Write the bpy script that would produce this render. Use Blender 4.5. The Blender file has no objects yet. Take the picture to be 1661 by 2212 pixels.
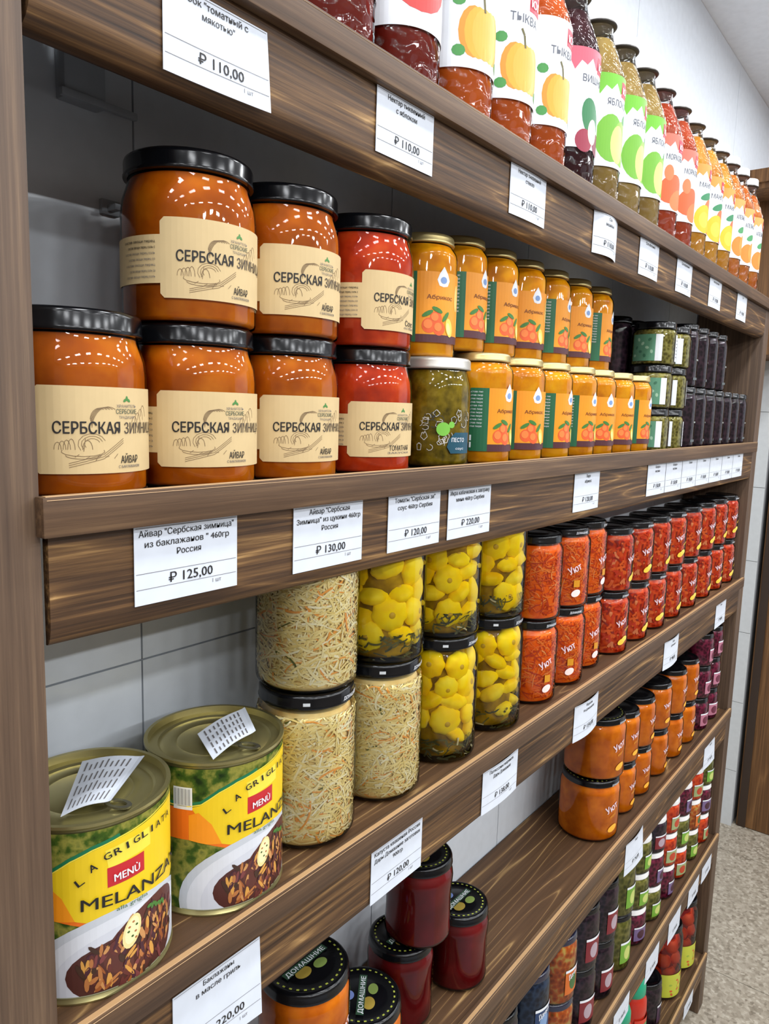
import bpy, bmesh, math, random
from mathutils import Matrix, Vector

C = bpy.context.scene.collection
sc = bpy.context.scene
PI = math.pi

# ------------------------------------------------------------------ camera
cam = bpy.data.cameras.new('camera')
cam.sensor_fit = 'HORIZONTAL'
cam.sensor_width = 36.0
cam.lens = 36.0 * 1598.3 / 1661.0
cam.clip_start = 0.02
camo = bpy.data.objects.new('camera', cam)
R0 = Vector((0.6162725669, -0.7869972157, 0.0290431692))
R1 = Vector((-0.0910522192, -0.1078344943, -0.9899905127))
R2 = Vector((0.7822516326, 0.6074595495, -0.1381132835))
camo.matrix_world = Matrix(((R0[0], -R1[0], -R2[0], -0.1851),
                            (R0[1], -R1[1], -R2[1], -0.3600),
                            (R0[2], -R1[2], -R2[2], 1.42904),
                            (0, 0, 0, 1)))
C.objects.link(camo)
sc.camera = camo

# ------------------------------------------------------------------ world, light, exposure
w = bpy.data.worlds.new('world'); sc.world = w; w.use_nodes = True
w.node_tree.nodes['Background'].inputs[0].default_value = (0.85, 0.92, 1.0, 1)
w.node_tree.nodes['Background'].inputs[1].default_value = 0.35
sc.view_settings.view_transform = 'Standard'
sc.view_settings.look = 'None'
sc.view_settings.gamma = 1.0
sc.view_settings.exposure = -0.08
sc.view_settings.use_curve_mapping = False
sc.render.film_transparent = False

def ceiling_lamp(x, y, sx, sy, power, col=(0.94, 0.97, 1.0)):
    l = bpy.data.lights.new('ceiling_light', 'AREA')
    l.shape = 'RECTANGLE'; l.size = sx; l.size_y = sy; l.energy = power; l.color = col
    o = bpy.data.objects.new('ceiling_light', l)
    o.location = (x, y, 2.30); C.objects.link(o)
for ly, pw in ((-0.30, 2.9), (-0.75, 1.9), (-1.45, 4.0), (-2.3, 8.5)):
    for k in range(9):
        ceiling_lamp(-1.3 + 0.46 * k, ly, 0.20, 0.10, pw)

# ------------------------------------------------------------------ materials
MATS = {}
def lin(c):
    return tuple(((v / 255) / 12.92 if v / 255 <= 0.04045 else ((v / 255 + 0.055) / 1.055) ** 2.4) for v in c)

def new_mat(name):
    m = bpy.data.materials.new(name); m.use_nodes = True
    nt = m.node_tree
    return m, nt, nt.nodes['Principled BSDF']

def flat(name, rgb, rough=0.5, metal=0.0, coat=0.0, spec=0.5, emit=None):
    if name in MATS: return MATS[name]
    m, nt, b = new_mat(name)
    b.inputs['Base Color'].default_value = (*lin(rgb), 1)
    b.inputs['Roughness'].default_value = rough
    b.inputs['Metallic'].default_value = metal
    b.inputs['Coat Weight'].default_value = coat
    b.inputs['Coat Roughness'].default_value = 0.05
    b.inputs['Specular IOR Level'].default_value = spec
    # faint procedural mottling so nothing is a dead flat tone
    n = nt.nodes.new('ShaderNodeTexNoise'); n.inputs['Scale'].default_value = 60
    mr = nt.nodes.new('ShaderNodeMapRange'); mr.inputs[3].default_value = 0.93; mr.inputs[4].default_value = 1.07
    mx = nt.nodes.new('ShaderNodeMix'); mx.data_type = 'RGBA'; mx.blend_type = 'MULTIPLY'; mx.inputs[0].default_value = 1
    mx.inputs[6].default_value = (*lin(rgb), 1)
    tc = nt.nodes.new('ShaderNodeTexCoord')
    nt.links.new(tc.outputs['Object'], n.inputs['Vector'])
    nt.links.new(n.outputs[0], mr.inputs[0]); nt.links.new(mr.outputs[0], mx.inputs[7])
    nt.links.new(mx.outputs[2], b.inputs['Base Color'])
    MATS[name] = m
    return m

def ramp(nt, stops):
    r = nt.nodes.new('ShaderNodeValToRGB')
    el = r.color_ramp.elements
    el[0].position, el[1].position = stops[0][0], stops[-1][0]
    el[0].color = (*lin(stops[0][1]), 1); el[1].color = (*lin(stops[-1][1]), 1)
    for p, c in stops[1:-1]:
        e = el.new(p); e.color = (*lin(c), 1)
    return r

def wood(name, axis, stops, ring=6.0, figure=0.5, rough=0.42, fine=1.0, finew=1.25, power=3.0):
    """stained pine: long grain streaks along the axis plus growth ring figure"""
    m, nt, b = new_mat(name)
    L = nt.links.new
    tc = nt.nodes.new('ShaderNodeTexCoord')
    oi = nt.nodes.new('ShaderNodeObjectInfo')
    add = nt.nodes.new('ShaderNodeVectorMath'); add.operation = 'ADD'
    mul = nt.nodes.new('ShaderNodeVectorMath'); mul.operation = 'SCALE'; mul.inputs['Scale'].default_value = 7.3
    cmb = nt.nodes.new('ShaderNodeCombineXYZ')
    L(oi.outputs['Random'], cmb.inputs[0]); L(oi.outputs['Random'], cmb.inputs[1]); L(oi.outputs['Random'], cmb.inputs[2])
    L(cmb.outputs[0], mul.inputs[0])
    L(tc.outputs['Object'], add.inputs[0]); L(mul.outputs[0], add.inputs[1])
    mp = nt.nodes.new('ShaderNodeMapping')
    s = {'X': (1.7, 21, 21), 'Z': (21, 21, 1.7)}[axis]
    mp.inputs['Scale'].default_value = s
    L(add.outputs[0], mp.inputs['Vector'])
    # growth rings: contour lines of a stretched noise field
    n1 = nt.nodes.new('ShaderNodeTexNoise'); n1.inputs['Scale'].default_value = 1.0; n1.inputs['Detail'].default_value = 1.5
    n1.inputs['Roughness'].default_value = 0.35
    L(mp.outputs[0], n1.inputs['Vector'])
    ma = nt.nodes.new('ShaderNodeMath'); ma.operation = 'MULTIPLY'; ma.inputs[1].default_value = ring
    L(n1.outputs[0], ma.inputs[0])
    fr = nt.nodes.new('ShaderNodeMath'); fr.operation = 'PINGPONG'; fr.inputs[1].default_value = 0.5
    L(ma.outputs[0], fr.inputs[0])
    d = nt.nodes.new('ShaderNodeMath'); d.operation = 'MULTIPLY'; d.inputs[1].default_value = 2.0
    L(fr.outputs[0], d.inputs[0])
    pw = nt.nodes.new('ShaderNodeMath'); pw.operation = 'POWER'; pw.inputs[1].default_value = power
    L(d.outputs[0], pw.inputs[0])
    # fine fibre
    mp2 = nt.nodes.new('ShaderNodeMapping')
    mp2.inputs['Scale'].default_value = {'X': (5, 260, 260), 'Z': (260, 260, 5)}[axis]
    L(add.outputs[0], mp2.inputs['Vector'])
    n2 = nt.nodes.new('ShaderNodeTexNoise'); n2.inputs['Scale'].default_value = fine; n2.inputs['Detail'].default_value = 6; n2.inputs['Roughness'].default_value = 0.65
    L(mp2.outputs[0], n2.inputs['Vector'])
    # broad tone
    n3 = nt.nodes.new('ShaderNodeTexNoise'); n3.inputs['Scale'].default_value = 2.2; n3.inputs['Detail'].default_value = 2
    L(mp.outputs[0], n3.inputs['Vector'])
    f1 = nt.nodes.new('ShaderNodeMath'); f1.operation = 'MULTIPLY'; f1.inputs[1].default_value = figure
    L(pw.outputs[0], f1.inputs[0])
    f2 = nt.nodes.new('ShaderNodeMath'); f2.operation = 'MULTIPLY_ADD'; f2.inputs[1].default_value = finew
    L(n2.outputs[0], f2.inputs[0]); L(f1.outputs[0], f2.inputs[2])
    f3 = nt.nodes.new('ShaderNodeMath'); f3.operation = 'MULTIPLY_ADD'; f3.inputs[1].default_value = 0.45
    L(n3.outputs[0], f3.inputs[0]); L(f2.outputs[0], f3.inputs[2])
    f4 = nt.nodes.new('ShaderNodeMath'); f4.operation = 'SUBTRACT'; f4.inputs[1].default_value = 0.22 + finew * .5 - .37
    L(f3.outputs[0], f4.inputs[0])
    r = ramp(nt, stops)
    L(f4.outputs[0], r.inputs[0]); L(r.outputs[0], b.inputs['Base Color'])
    b.inputs['Roughness'].default_value = rough + .12; b.inputs['Specular IOR Level'].default_value = 0.35
    bp = nt.nodes.new('ShaderNodeBump'); bp.inputs['Strength'].default_value = 0.2; bp.inputs['Distance'].default_value = 0.0006
    L(f3.outputs[0], bp.inputs['Height']); L(bp.outputs[0], b.inputs['Normal'])
    MATS[name] = m
    return m

DARKW = [(0.05, (40, 26, 15)), (0.34, (74, 51, 31)), (0.58, (108, 78, 47)), (0.78, (156, 120, 74)), (0.95, (190, 154, 104))]
W_FASCIA = wood('walnut stained pine grain along x', 'X', DARKW, 9.0, 0.30, 0.42, 1.0, 1.7, 5.0)
W_BOARD = wood('walnut stained pine board top', 'X', [(0.0, (44, 30, 18)), (0.4, (80, 56, 35)), (0.62, (98, 71, 45)), (0.85, (156, 124, 80)), (1.0, (196, 164, 114))], 9.0, 0.42, 0.42, 1.0, 0.7, 7.0)
W_LIP = wood('walnut stained pine edge strip', 'X', [(0.0, (56, 40, 29)), (0.45, (90, 67, 48)), (0.8, (126, 98, 70)), (1.0, (156, 128, 94))], 5.0, 0.15, 0.38)
W_POST = wood('walnut stained pine upright', 'Z', [(0.0, (60, 45, 35)), (0.45, (92, 72, 56)), (0.8, (126, 102, 78)), (1.0, (150, 126, 98))], 4.0, 0.15, 0.4)
W_CAB = wood('brown cabinet side', 'Z', [(0.0, (72, 48, 26)), (0.45, (112, 78, 46)), (0.8, (144, 104, 64)), (1.0, (172, 128, 84))], 5.0, 0.3, 0.5)
W_EDGE = flat('worn pale arris with painted light', (176, 140, 98), 0.5)

def glass_mat(name='clear jar glass', scale=55, strength=.10, detail=1):
    m = bpy.data.materials.new(name); m.use_nodes = True
    nt = m.node_tree; nt.nodes.clear(); L = nt.links.new
    o = nt.nodes.new('ShaderNodeOutputMaterial')
    t = nt.nodes.new('ShaderNodeBsdfTransparent'); t.inputs[0].default_value = (0.985, 0.99, 0.985, 1)
    g = nt.nodes.new('ShaderNodeBsdfGlossy'); g.inputs['Roughness'].default_value = 0.03
    f = nt.nodes.new('ShaderNodeFresnel'); f.inputs[0].default_value = 1.42
    n = nt.nodes.new('ShaderNodeTexNoise'); n.inputs['Scale'].default_value = scale; n.inputs['Detail'].default_value = detail
    tc = nt.nodes.new('ShaderNodeTexCoord'); L(tc.outputs['Object'], n.inputs['Vector'])
    bp = nt.nodes.new('ShaderNodeBump'); bp.inputs['Strength'].default_value = strength; bp.inputs['Distance'].default_value = 0.002 if strength < .5 else 0.010
    L(n.outputs[0], bp.inputs['Height']); L(bp.outputs[0], g.inputs['Normal'])
    mx = nt.nodes.new('ShaderNodeMixShader')
    L(f.outputs[0], mx.inputs[0]); L(t.outputs[0], mx.inputs[1]); L(g.outputs[0], mx.inputs[2])
    L(mx.outputs[0], o.inputs[0])
    return m
GLASS = glass_mat()
GLASS_B = glass_mat('rippled bottle glass', 110, 0.8, 0)

def food(name, stops, scale=90, rough=0.45, bump=0.3, detail=4, voro=False, stretch=(1, 1, 1), sss=0.0):
    m, nt, b = new_mat(name); L = nt.links.new
    tc = nt.nodes.new('ShaderNodeTexCoord'); mp = nt.nodes.new('ShaderNodeMapping')
    mp.inputs['Scale'].default_value = stretch
    L(tc.outputs['Object'], mp.inputs['Vector'])
    oi = nt.nodes.new('ShaderNodeObjectInfo')
    n = nt.nodes.new('ShaderNodeTexNoise'); n.noise_dimensions = '4D'
    n.inputs['Scale'].default_value = scale; n.inputs['Detail'].default_value = detail
    w_ = nt.nodes.new('ShaderNodeMath'); w_.operation = 'MULTIPLY'; w_.inputs[1].default_value = 9
    L(oi.outputs['Random'], w_.inputs[0]); L(w_.outputs[0], n.inputs['W'])
    L(mp.outputs[0], n.inputs['Vector'])
    src = n.outputs[0]
    if voro:
        v = nt.nodes.new('ShaderNodeTexVoronoi'); v.inputs['Scale'].default_value = scale * 1.3
        L(mp.outputs[0], v.inputs['Vector'])
        mm = nt.nodes.new('ShaderNodeMath'); mm.operation = 'MULTIPLY_ADD'; mm.inputs[1].default_value = 0.55
        sb = nt.nodes.new('ShaderNodeMath'); sb.operation = 'MULTIPLY'; sb.inputs[1].default_value = 0.6
        L(n.outputs[0], sb.inputs[0]); L(v.outputs['Distance'], mm.inputs[0]); L(sb.outputs[0], mm.inputs[2])
        src = mm.outputs[0]
    r = ramp(nt, stops); L(src, r.inputs[0]); L(r.outputs[0], b.inputs['Base Color'])
    bp = nt.nodes.new('ShaderNodeBump'); bp.inputs['Strength'].default_value = bump; bp.inputs['Distance'].default_value = 0.002
    L(src, bp.inputs['Height']); L(bp.outputs[0], b.inputs['Normal'])
    b.inputs['Roughness'].default_value = rough + .15; b.inputs['Specular IOR Level'].default_value = 0.12
    MATS[name] = m
    return m

F_CAVIAR = food('orange vegetable relish', [(0.28, (172, 80, 0)), (0.5, (206, 106, 0)), (0.72, (230, 136, 14))], 45, 0.4, 0.15)
F_RED = food('red tomato relish', [(0.28, (176, 44, 6)), (0.5, (218, 68, 18)), (0.72, (240, 104, 40))], 55, 0.4, 0.2)
F_APRI = food('apricot puree', [(0.25, (210, 124, 0)), (0.5, (242, 164, 0)), (0.75, (252, 190, 20))], 60, 0.4, 0.15)
F_OLIVE = food('olive green relish', [(0.28, (88, 76, 4)), (0.5, (140, 118, 16)), (0.72, (180, 154, 40))], 120, 0.5, 0.4)
F_KRAUT = food('pale sauerkraut base', [(0.25, (232, 184, 100)), (0.5, (246, 216, 140)), (0.75, (252, 232, 170))], 80, 0.5, 0.3)
F_PICKLE = food('golden brine and herbs', [(0.25, (80, 60, 4)), (0.5, (140, 106, 6)), (0.75, (196, 156, 12))], 60, 0.4, 0.3)
F_CARROT = food('carrot salad base', [(0.25, (226, 80, 6)), (0.5, (250, 108, 16)), (0.75, (255, 140, 40))], 110, 0.45, 0.4)
F_LECHO = food('red pepper stew', [(0.25, (130, 24, 4)), (0.48, (196, 48, 12)), (0.7, (232, 90, 34))], 90, 0.4, 0.5, 3, True)
F_ORANGE = food('orange squash caviar', [(0.25, (194, 92, 0)), (0.5, (224, 120, 2)), (0.75, (244, 146, 20))], 60, 0.4, 0.2)
F_JAM = food('dark red jam', [(0.25, (84, 8, 12)), (0.5, (116, 16, 20)), (0.75, (142, 28, 30))], 30, 0.35, 0.05)
F_BEET = food('beet purple', [(0.25, (36, 6, 18)), (0.5, (82, 14, 40)), (0.75, (140, 40, 74))], 120, 0.4, 0.4, 3, True)
F_DARK = food('black olives', [(0.25, (14, 10, 16)), (0.5, (34, 22, 34)), (0.75, (70, 46, 60))], 110, 0.35, 0.4, 3, True)
F_GREEN = food('green pickles', [(0.25, (50, 54, 12)), (0.5, (96, 96, 30)), (0.75, (146, 140, 70))], 90, 0.45, 0.4, 3, True)
F_MIX = food('mixed vegetables', [(0.2, (46, 60, 16)), (0.4, (150, 66, 20)), (0.6, (200, 96, 30)), (0.8, (206, 176, 90))], 90, 0.45, 0.4, 3, True)
F_BLUE = food('blackberries', [(0.25, (10, 14, 26)), (0.5, (22, 34, 56)), (0.75, (48, 68, 96))], 110, 0.4, 0.4, 3, True)
F_CAPER = food('capers', [(0.25, (54, 48, 12)), (0.5, (112, 104, 40)), (0.75, (168, 160, 84))], 150, 0.45, 0.5, 2, True)
F_TOM = food('whole tomatoes', [(0.3, (130, 20, 10)), (0.55, (184, 36, 16)), (0.75, (206, 70, 30))], 26, 0.35, 0.3, 2, True)
F_JUICE = {
 'tomato': food('tomato juice', [(0.3, (120, 24, 10)), (0.7, (156, 44, 24))], 20, 0.3, 0.02),
 'pumpkin': food('pumpkin juice', [(0.3, (196, 84, 8)), (0.7, (226, 112, 20))], 20, 0.3, 0.02),
 'cherry': food('cherry juice', [(0.3, (44, 8, 16)), (0.7, (74, 16, 26))], 20, 0.3, 0.02),
 'apple': food('apple juice', [(0.3, (152, 122, 60)), (0.7, (190, 162, 92))], 20, 0.3, 0.02),
 'carrot': food('carrot juice', [(0.3, (166, 50, 14)), (0.7, (200, 84, 34))], 20, 0.3, 0.02),
 'mango': food('mango juice', [(0.3, (202, 132, 20)), (0.7, (232, 178, 60))], 20, 0.3, 0.02),
 'orange': food('orange juice', [(0.3, (196, 98, 20)), (0.7, (226, 148, 54))], 20, 0.3, 0.02)}

LID_BLACK = flat('black lacquered tin', (10, 11, 14), 0.16, 0.0, 0.0, 0.4)
LID_NAVY = flat('dark navy lacquered tin', (26, 28, 52), 0.25, 0.0, 0.5)
LID_GREY = flat('matt silver tin', (190, 186, 178), 0.35, 0.6)
LID_GOLD = flat('pale gold tin', (196, 178, 122), 0.32, 0.7)
LID_WHITE = flat('white tin', (232, 230, 228), 0.3)
TIN = flat('gold lacquered tin', (178, 168, 116), 0.3, 0.85)
TIN_B = flat('grey tin', (150, 148, 130), 0.25, 0.9)
KRAFT = flat('kraft paper label', (208, 182, 134), 0.7)
PAPER = flat('white paper', (214, 220, 230), 0.6)
LABW = flat('glossy white label', (228, 231, 236), 0.35)
INK = flat('black ink', (30, 26, 24), 0.6)
INKG = flat('grey ink', (108, 104, 104), 0.6)
INKB = flat('brown sketch ink', (122, 98, 68), 0.7)
def ink(r, g, b): return flat('print %d %d %d' % (r, g, b), (r, g, b), 0.45)

# ------------------------------------------------------------------ mesh helpers
def link(o, parent=None):
    C.objects.link(o)
    if parent is not None: o.parent = parent
    return o

class MB:
    def __init__(s): s.v = []; s.f = []; s.m = []
    def add(s, vs, fs, mi=0):
        o = len(s.v); s.v += [tuple(v) for v in vs]; s.f += [tuple(i + o for i in f) for f in fs]; s.m += [mi] * len(fs)
    def box(s, x0, x1, y0, y1, z0, z1, mi=0):
        s.add([(x0, y0, z0), (x1, y0, z0), (x1, y1, z0), (x0, y1, z0), (x0, y0, z1), (x1, y0, z1), (x1, y1, z1), (x0, y1, z1)],
              [(0, 3, 2, 1), (4, 5, 6, 7), (0, 1, 5, 4), (1, 2, 6, 5), (2, 3, 7, 6), (3, 0, 4, 7)], mi)
    def prism_x(s, prof, x0, x1, mi=0):        # prof: (y, z) points, counterclockwise seen from +x
        n = len(prof)
        s.add([(x0, y, z) for y, z in prof] + [(x1, y, z) for y, z in prof],
              [tuple(range(n - 1, -1, -1)), tuple(range(n, 2 * n))] + [(i, (i + 1) % n, n + (i + 1) % n, n + i) for i in range(n)], mi)
    def prism_z(s, prof, z0, z1, mi=0):
        n = len(prof)
        s.add([(x, y, z0) for x, y in prof] + [(x, y, z1) for x, y in prof],
              [tuple(range(n - 1, -1, -1)), tuple(range(n, 2 * n))] + [(i, (i + 1) % n, n + (i + 1) % n, n + i) for i in range(n)], mi)
    def lathe(s, prof, n=32, mi=0, cx=0, cy=0):
        o = len(s.v); rings = []
        for r, z in prof:
            if r < 1e-6:
                rings.append([len(s.v)]); s.v.append((cx, cy, z))
            else:
                rings.append(list(range(len(s.v), len(s.v) + n)))
                s.v += [(cx + r * math.cos(2 * PI * k / n), cy + r * math.sin(2 * PI * k / n), z) for k in range(n)]
        for a, b in zip(rings, rings[1:]):
            for k in range(n):
                k2 = (k + 1) % n
                if len(a) == 1 and len(b) == 1: continue
                if len(a) == 1: f = (a[0], b[k2], b[k])
                elif len(b) == 1: f = (a[k], a[k2], b[0])
                else: f = (a[k], a[k2], b[k2], b[k])
                s.f.append(f); s.m.append(mi)
    def mesh(s, name, mats, smooth=True, angle=40):
        me = bpy.data.meshes.new(name)
        me.from_pydata(s.v, [], s.f)
        for m in (mats if isinstance(mats, (list, tuple)) else [mats]): me.materials.append(m)
        me.polygons.foreach_set('material_index', s.m)
        me.update()
        if smooth:
            me.shade_smooth(); me.set_sharp_from_angle(angle=math.radians(angle))
        return me
    def build(s, name, mats, parent=None, smooth=True, angle=40):
        return link(bpy.data.objects.new(name, s.mesh(name, mats, smooth, angle)), parent)

def bevel_obj(o, wdt=0.0012, seg=2):
    bm = bmesh.new(); bm.from_mesh(o.data)
    bmesh.ops.bevel(bm, geom=bm.edges[:], offset=wdt, segments=seg, affect='EDGES', profile=0.6)
    bm.to_mesh(o.data); bm.free(); o.data.shade_smooth(); o.data.set_sharp_from_angle(angle=math.radians(50))
    return o

def thing(name, label, cat, loc=(0, 0, 0), rz=0.0, group=None):
    o = bpy.data.objects.new(name, None); o.empty_display_size = 0.02
    o.location = loc; o.rotation_euler = (0, 0, rz)
    o['label'] = label; o['category'] = cat
    if group: o['group'] = group
    return link(o)

def copy_tree(o, parent=None):
    c = o.copy(); C.objects.link(c)
    if parent is not None: c.parent = parent
    for ch in list(o.children): copy_tree(ch, c)
    return c

FIRST = {}
def place(key, maker, loc, rz, label, group=None):
    """first use builds the thing, later uses copy the thing and all its parts"""
    if key in FIRST: o = copy_tree(FIRST[key])
    else: o = maker(); FIRST[key] = o
    o.location = (loc[0], loc[1], loc[2] + .0003); o.rotation_euler = (0, 0, rz); o['label'] = label
    if group: o['group'] = group
    elif 'group' in o: del o['group']
    return o

ORD = ['first', 'second', 'third', 'fourth', 'fifth', 'sixth', 'seventh', 'eighth', 'ninth', 'tenth', 'eleventh', 'twelfth', 'thirteenth', 'fourteenth', 'fifteenth', 'sixteenth', 'seventeenth']

# ------------------------------------------------------------------ flat print that follows a surface
TXT = {}
def text_mesh(s, bold):
    k = (s, bold)
    if k not in TXT:
        cu = bpy.data.curves.new('t', 'FONT'); cu.body = s; cu.resolution_u = 2; cu.align_x = 'LEFT'
        ob = bpy.data.objects.new('t', cu)
        C.objects.link(ob)
        me = bpy.data.meshes.new_from_object(ob)
        vs = [(v.co.x, v.co.y) for v in me.vertices]; fs = [tuple(p.vertices) for p in me.polygons]
        bpy.data.objects.remove(ob); bpy.data.meshes.remove(me)
        x0 = min((v[0] for v in vs), default=0); x1 = max((v[0] for v in vs), default=1)
        TXT[k] = ([(x - x0, y) for x, y in vs], fs, x1 - x0)
    return TXT[k]

class Print:
    def __init__(s): s.e = []; s.mats = []
    def mi(s, m):
        if m not in s.mats: s.mats.append(m)
        return s.mats.index(m)
    def poly(s, pts, m, h=1): s.e.append((list(pts), [tuple(range(len(pts)))], s.mi(m), h, True)); return s
    def rect(s, x0, z0, x1, z1, m, h=1): return s.poly([(x0, z0), (x1, z0), (x1, z1), (x0, z1)], m, h)
    def ell(s, cx, cz, rx, rz, m, h=1, rot=0, n=20, a0=0, a1=2 * PI):
        p = []
        for k in range(n):
            a = a0 + (a1 - a0) * k / (n if a1 - a0 > 6.2 else n - 1)
            x, z = rx * math.cos(a), rz * math.sin(a)
            p.append((cx + x * math.cos(rot) - z * math.sin(rot), cz + x * math.sin(rot) + z * math.cos(rot)))
        return s.poly(p, m, h)
    def line(s, pts, wd, m, h=1):
        for (xa, za), (xb, zb) in zip(pts, pts[1:]):
            d = math.hypot(xb - xa, zb - za) or 1; nx, nz = -(zb - za) / d * wd / 2, (xb - xa) / d * wd / 2
            s.poly([(xa - nx, za - nz), (xb - nx, zb - nz), (xb + nx, zb + nz), (xa + nx, za + nz)], m, h)
        return s
    def arc(s, cx, cz, rx, rz, a0, a1, wd, m, h=1, n=8):
        return s.line([(cx + rx * math.cos(a0 + (a1 - a0) * k / n), cz + rz * math.sin(a0 + (a1 - a0) * k / n)) for k in range(n + 1)], wd, m, h)
    def text(s, t, x, z, size, m, h=2, width=None, bold=0.0, rot=0.0, align='C', curve=0.0):
        vs, fs, w = text_mesh(t, 0)
        if not vs: return s
        sx = (width / w) if width else size
        W = w * sx; ox = {'C': -W / 2, 'L': 0, 'R': -W}[align]
        out = []
        for a, b in vs:
            px, pz = ox + a * sx, b * size * 1.0
            pz += curve * (1 - (2 * (px - ox) / W - 1) ** 2) if curve else 0
            out.append((x + px * math.cos(rot) - pz * math.sin(rot), z + px * math.sin(rot) + pz * math.cos(rot)))
        s.e.append((out, fs, s.mi(m), h, False))
        if bold:
            for q in (-1, 1):
                dx, dz = q * min(bold, .03) * .6 * size * math.cos(rot), q * min(bold, .03) * .6 * size * math.sin(rot)
                s.e.append(([(a + dx, b + dz + q * bold * .25 * size) for a, b in out], fs, s.mi(m), h + q * .15, False))
        return s
    def build(s, name, parent, mapf, step=0.0035, thick=0.00015, label=None, zr=None):
        bm = bmesh.new()
        for pts, fs, mi, h, cut in s.e:
            if cut:
                b2 = bmesh.new()
                vv = [b2.verts.new((x, z, 0)) for x, z in pts]
                try: b2.faces.new(vv)
                except ValueError: b2.free(); continue
                if zr:
                    for zc, sg in ((zr[0], -1), (zr[1], 1)):
                        bmesh.ops.bisect_plane(b2, geom=b2.verts[:] + b2.edges[:] + b2.faces[:], plane_co=(0, zc, 0), plane_no=(0, sg, 0), dist=1e-7, clear_outer=True)
                x0 = min(p[0] for p in pts); x1 = max(p[0] for p in pts)
                k = math.floor(x0 / step) + 1
                while k * step < x1:
                    bmesh.ops.bisect_plane(b2, geom=b2.verts[:] + b2.edges[:] + b2.faces[:], plane_co=(k * step, 0, 0), plane_no=(1, 0, 0), dist=1e-7)
                    k += 1
                idx = {}
                for v in b2.verts: idx[v] = bm.verts.new(mapf(v.co.x, v.co.y, h * thick))
                for f in b2.faces:
                    try: nf = bm.faces.new([idx[v] for v in f.verts])
                    except ValueError: continue
                    nf.material_index = mi
                b2.free()
            else:
                vv = [bm.verts.new(mapf(x, z, h * thick)) for x, z in pts]
                for f in fs:
                    try: nf = bm.faces.new([vv[i] for i in f])
                    except ValueError: continue
                    nf.material_index = mi
        me = bpy.data.meshes.new(name); bm.to_mesh(me); bm.free()
        for m in s.mats: me.materials.append(m)
        o = link(bpy.data.objects.new(name, me), parent)
        if label: o['label'] = label
        return o

def cyl(r, phi0=0.0, lift=0.0004):
    def f(x, z, h):
        a = phi0 + x / r; R = r + lift + h
        return (R * math.sin(a), -R * math.cos(a), z)
    return f
def onfront(x0, z0, y, bow=0.0, wd=0.075):
    def f(x, z, h):
        t = (x - x0) / wd
        return (x, y - h - bow * math.sin(PI * max(0, min(1, t))), z)
    return f
def ontop(zt):
    return lambda x, y, h: (x, y, zt + h)

# ------------------------------------------------------------------ room shell
FLOORM, nt, b = new_mat('terrazzo floor tile')
tc = nt.nodes.new('ShaderNodeTexCoord'); v = nt.nodes.new('ShaderNodeTexVoronoi'); v.inputs['Scale'].default_value = 130
v2 = nt.nodes.new('ShaderNodeTexNoise'); v2.inputs['Scale'].default_value = 60; v2.inputs['Detail'].default_value = 5
nt.links.new(tc.outputs['Object'], v.inputs['Vector']); nt.links.new(tc.outputs['Object'], v2.inputs['Vector'])
r1 = ramp(nt, [(0.15, (104, 94, 80)), (0.42, (150, 140, 124)), (0.62, (164, 154, 138)), (0.9, (196, 188, 172))])
sep = nt.nodes.new('ShaderNodeSeparateColor'); nt.links.new(v.outputs['Color'], sep.inputs[0])
mm = nt.nodes.new('ShaderNodeMath'); mm.operation = 'MULTIPLY_ADD'; mm.inputs[1].default_value = 0.45
m2 = nt.nodes.new('ShaderNodeMath'); m2.operation = 'MULTIPLY'; m2.inputs[1].default_value = 0.6
nt.links.new(v2.outputs[0], m2.inputs[0]); nt.links.new(sep.outputs[0], mm.inputs[0]); nt.links.new(m2.outputs[0], mm.inputs[2])
nt.links.new(mm.outputs[0], r1.inputs[0]); nt.links.new(r1.outputs[0], b.inputs['Base Color']); b.inputs['Roughness'].default_value = 0.4
TILEM = flat('white glazed wall tile', (214, 220, 226), 0.22)
GROUT = flat('grey grout', (150, 152, 156), 0.8)
WALLM = flat('white painted wall', (232, 238, 246), 0.6)
CEILM = flat('white ceiling paint', (236, 238, 242), 0.8)

X0R, X1R, Y0R, YW, ZC = -1.8, 2.95, -3.0, 0.19, 2.32
def struct(o): o['kind'] = 'structure'; return o
m = MB(); m.box(X0R, X1R, Y0R, YW + .1, -0.05, -0.004); fl = struct(m.build('floor', GROUT))
tm = MB(); tm.box(0.001, 0.599, 0.001, 0.599, -0.004, 0.0); tme = tm.mesh('floor_tile', FLOORM, False)
for i in range(8):
    for j in range(6):
        if 0.9 <= i * .6 - 1.8 + .6:
            o = link(bpy.data.objects.new('floor_tile', tme), fl); o.location = (-1.85 + .6 * i, -2.81 + .5 * 0 + .6 * j - .6, 0)
m = MB(); m.box(X0R, X1R, Y0R, YW + .1, ZC, ZC + .05); struct(m.build('ceiling', CEILM))
YB, XS = 0.140, 1.655           # the wall behind the unit stands proud and steps back beyond it
m = MB(); m.box(X0R, XS, YB + .004, YW + .1, 0, 1.7045); m.box(X0R, X1R, YW + .004, YW + .1, 1.7045, ZC); m.box(XS, X1R, YW + .004, YW + .1, 0, 1.7045); wb = struct(m.build('wall_back', GROUT))
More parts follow.
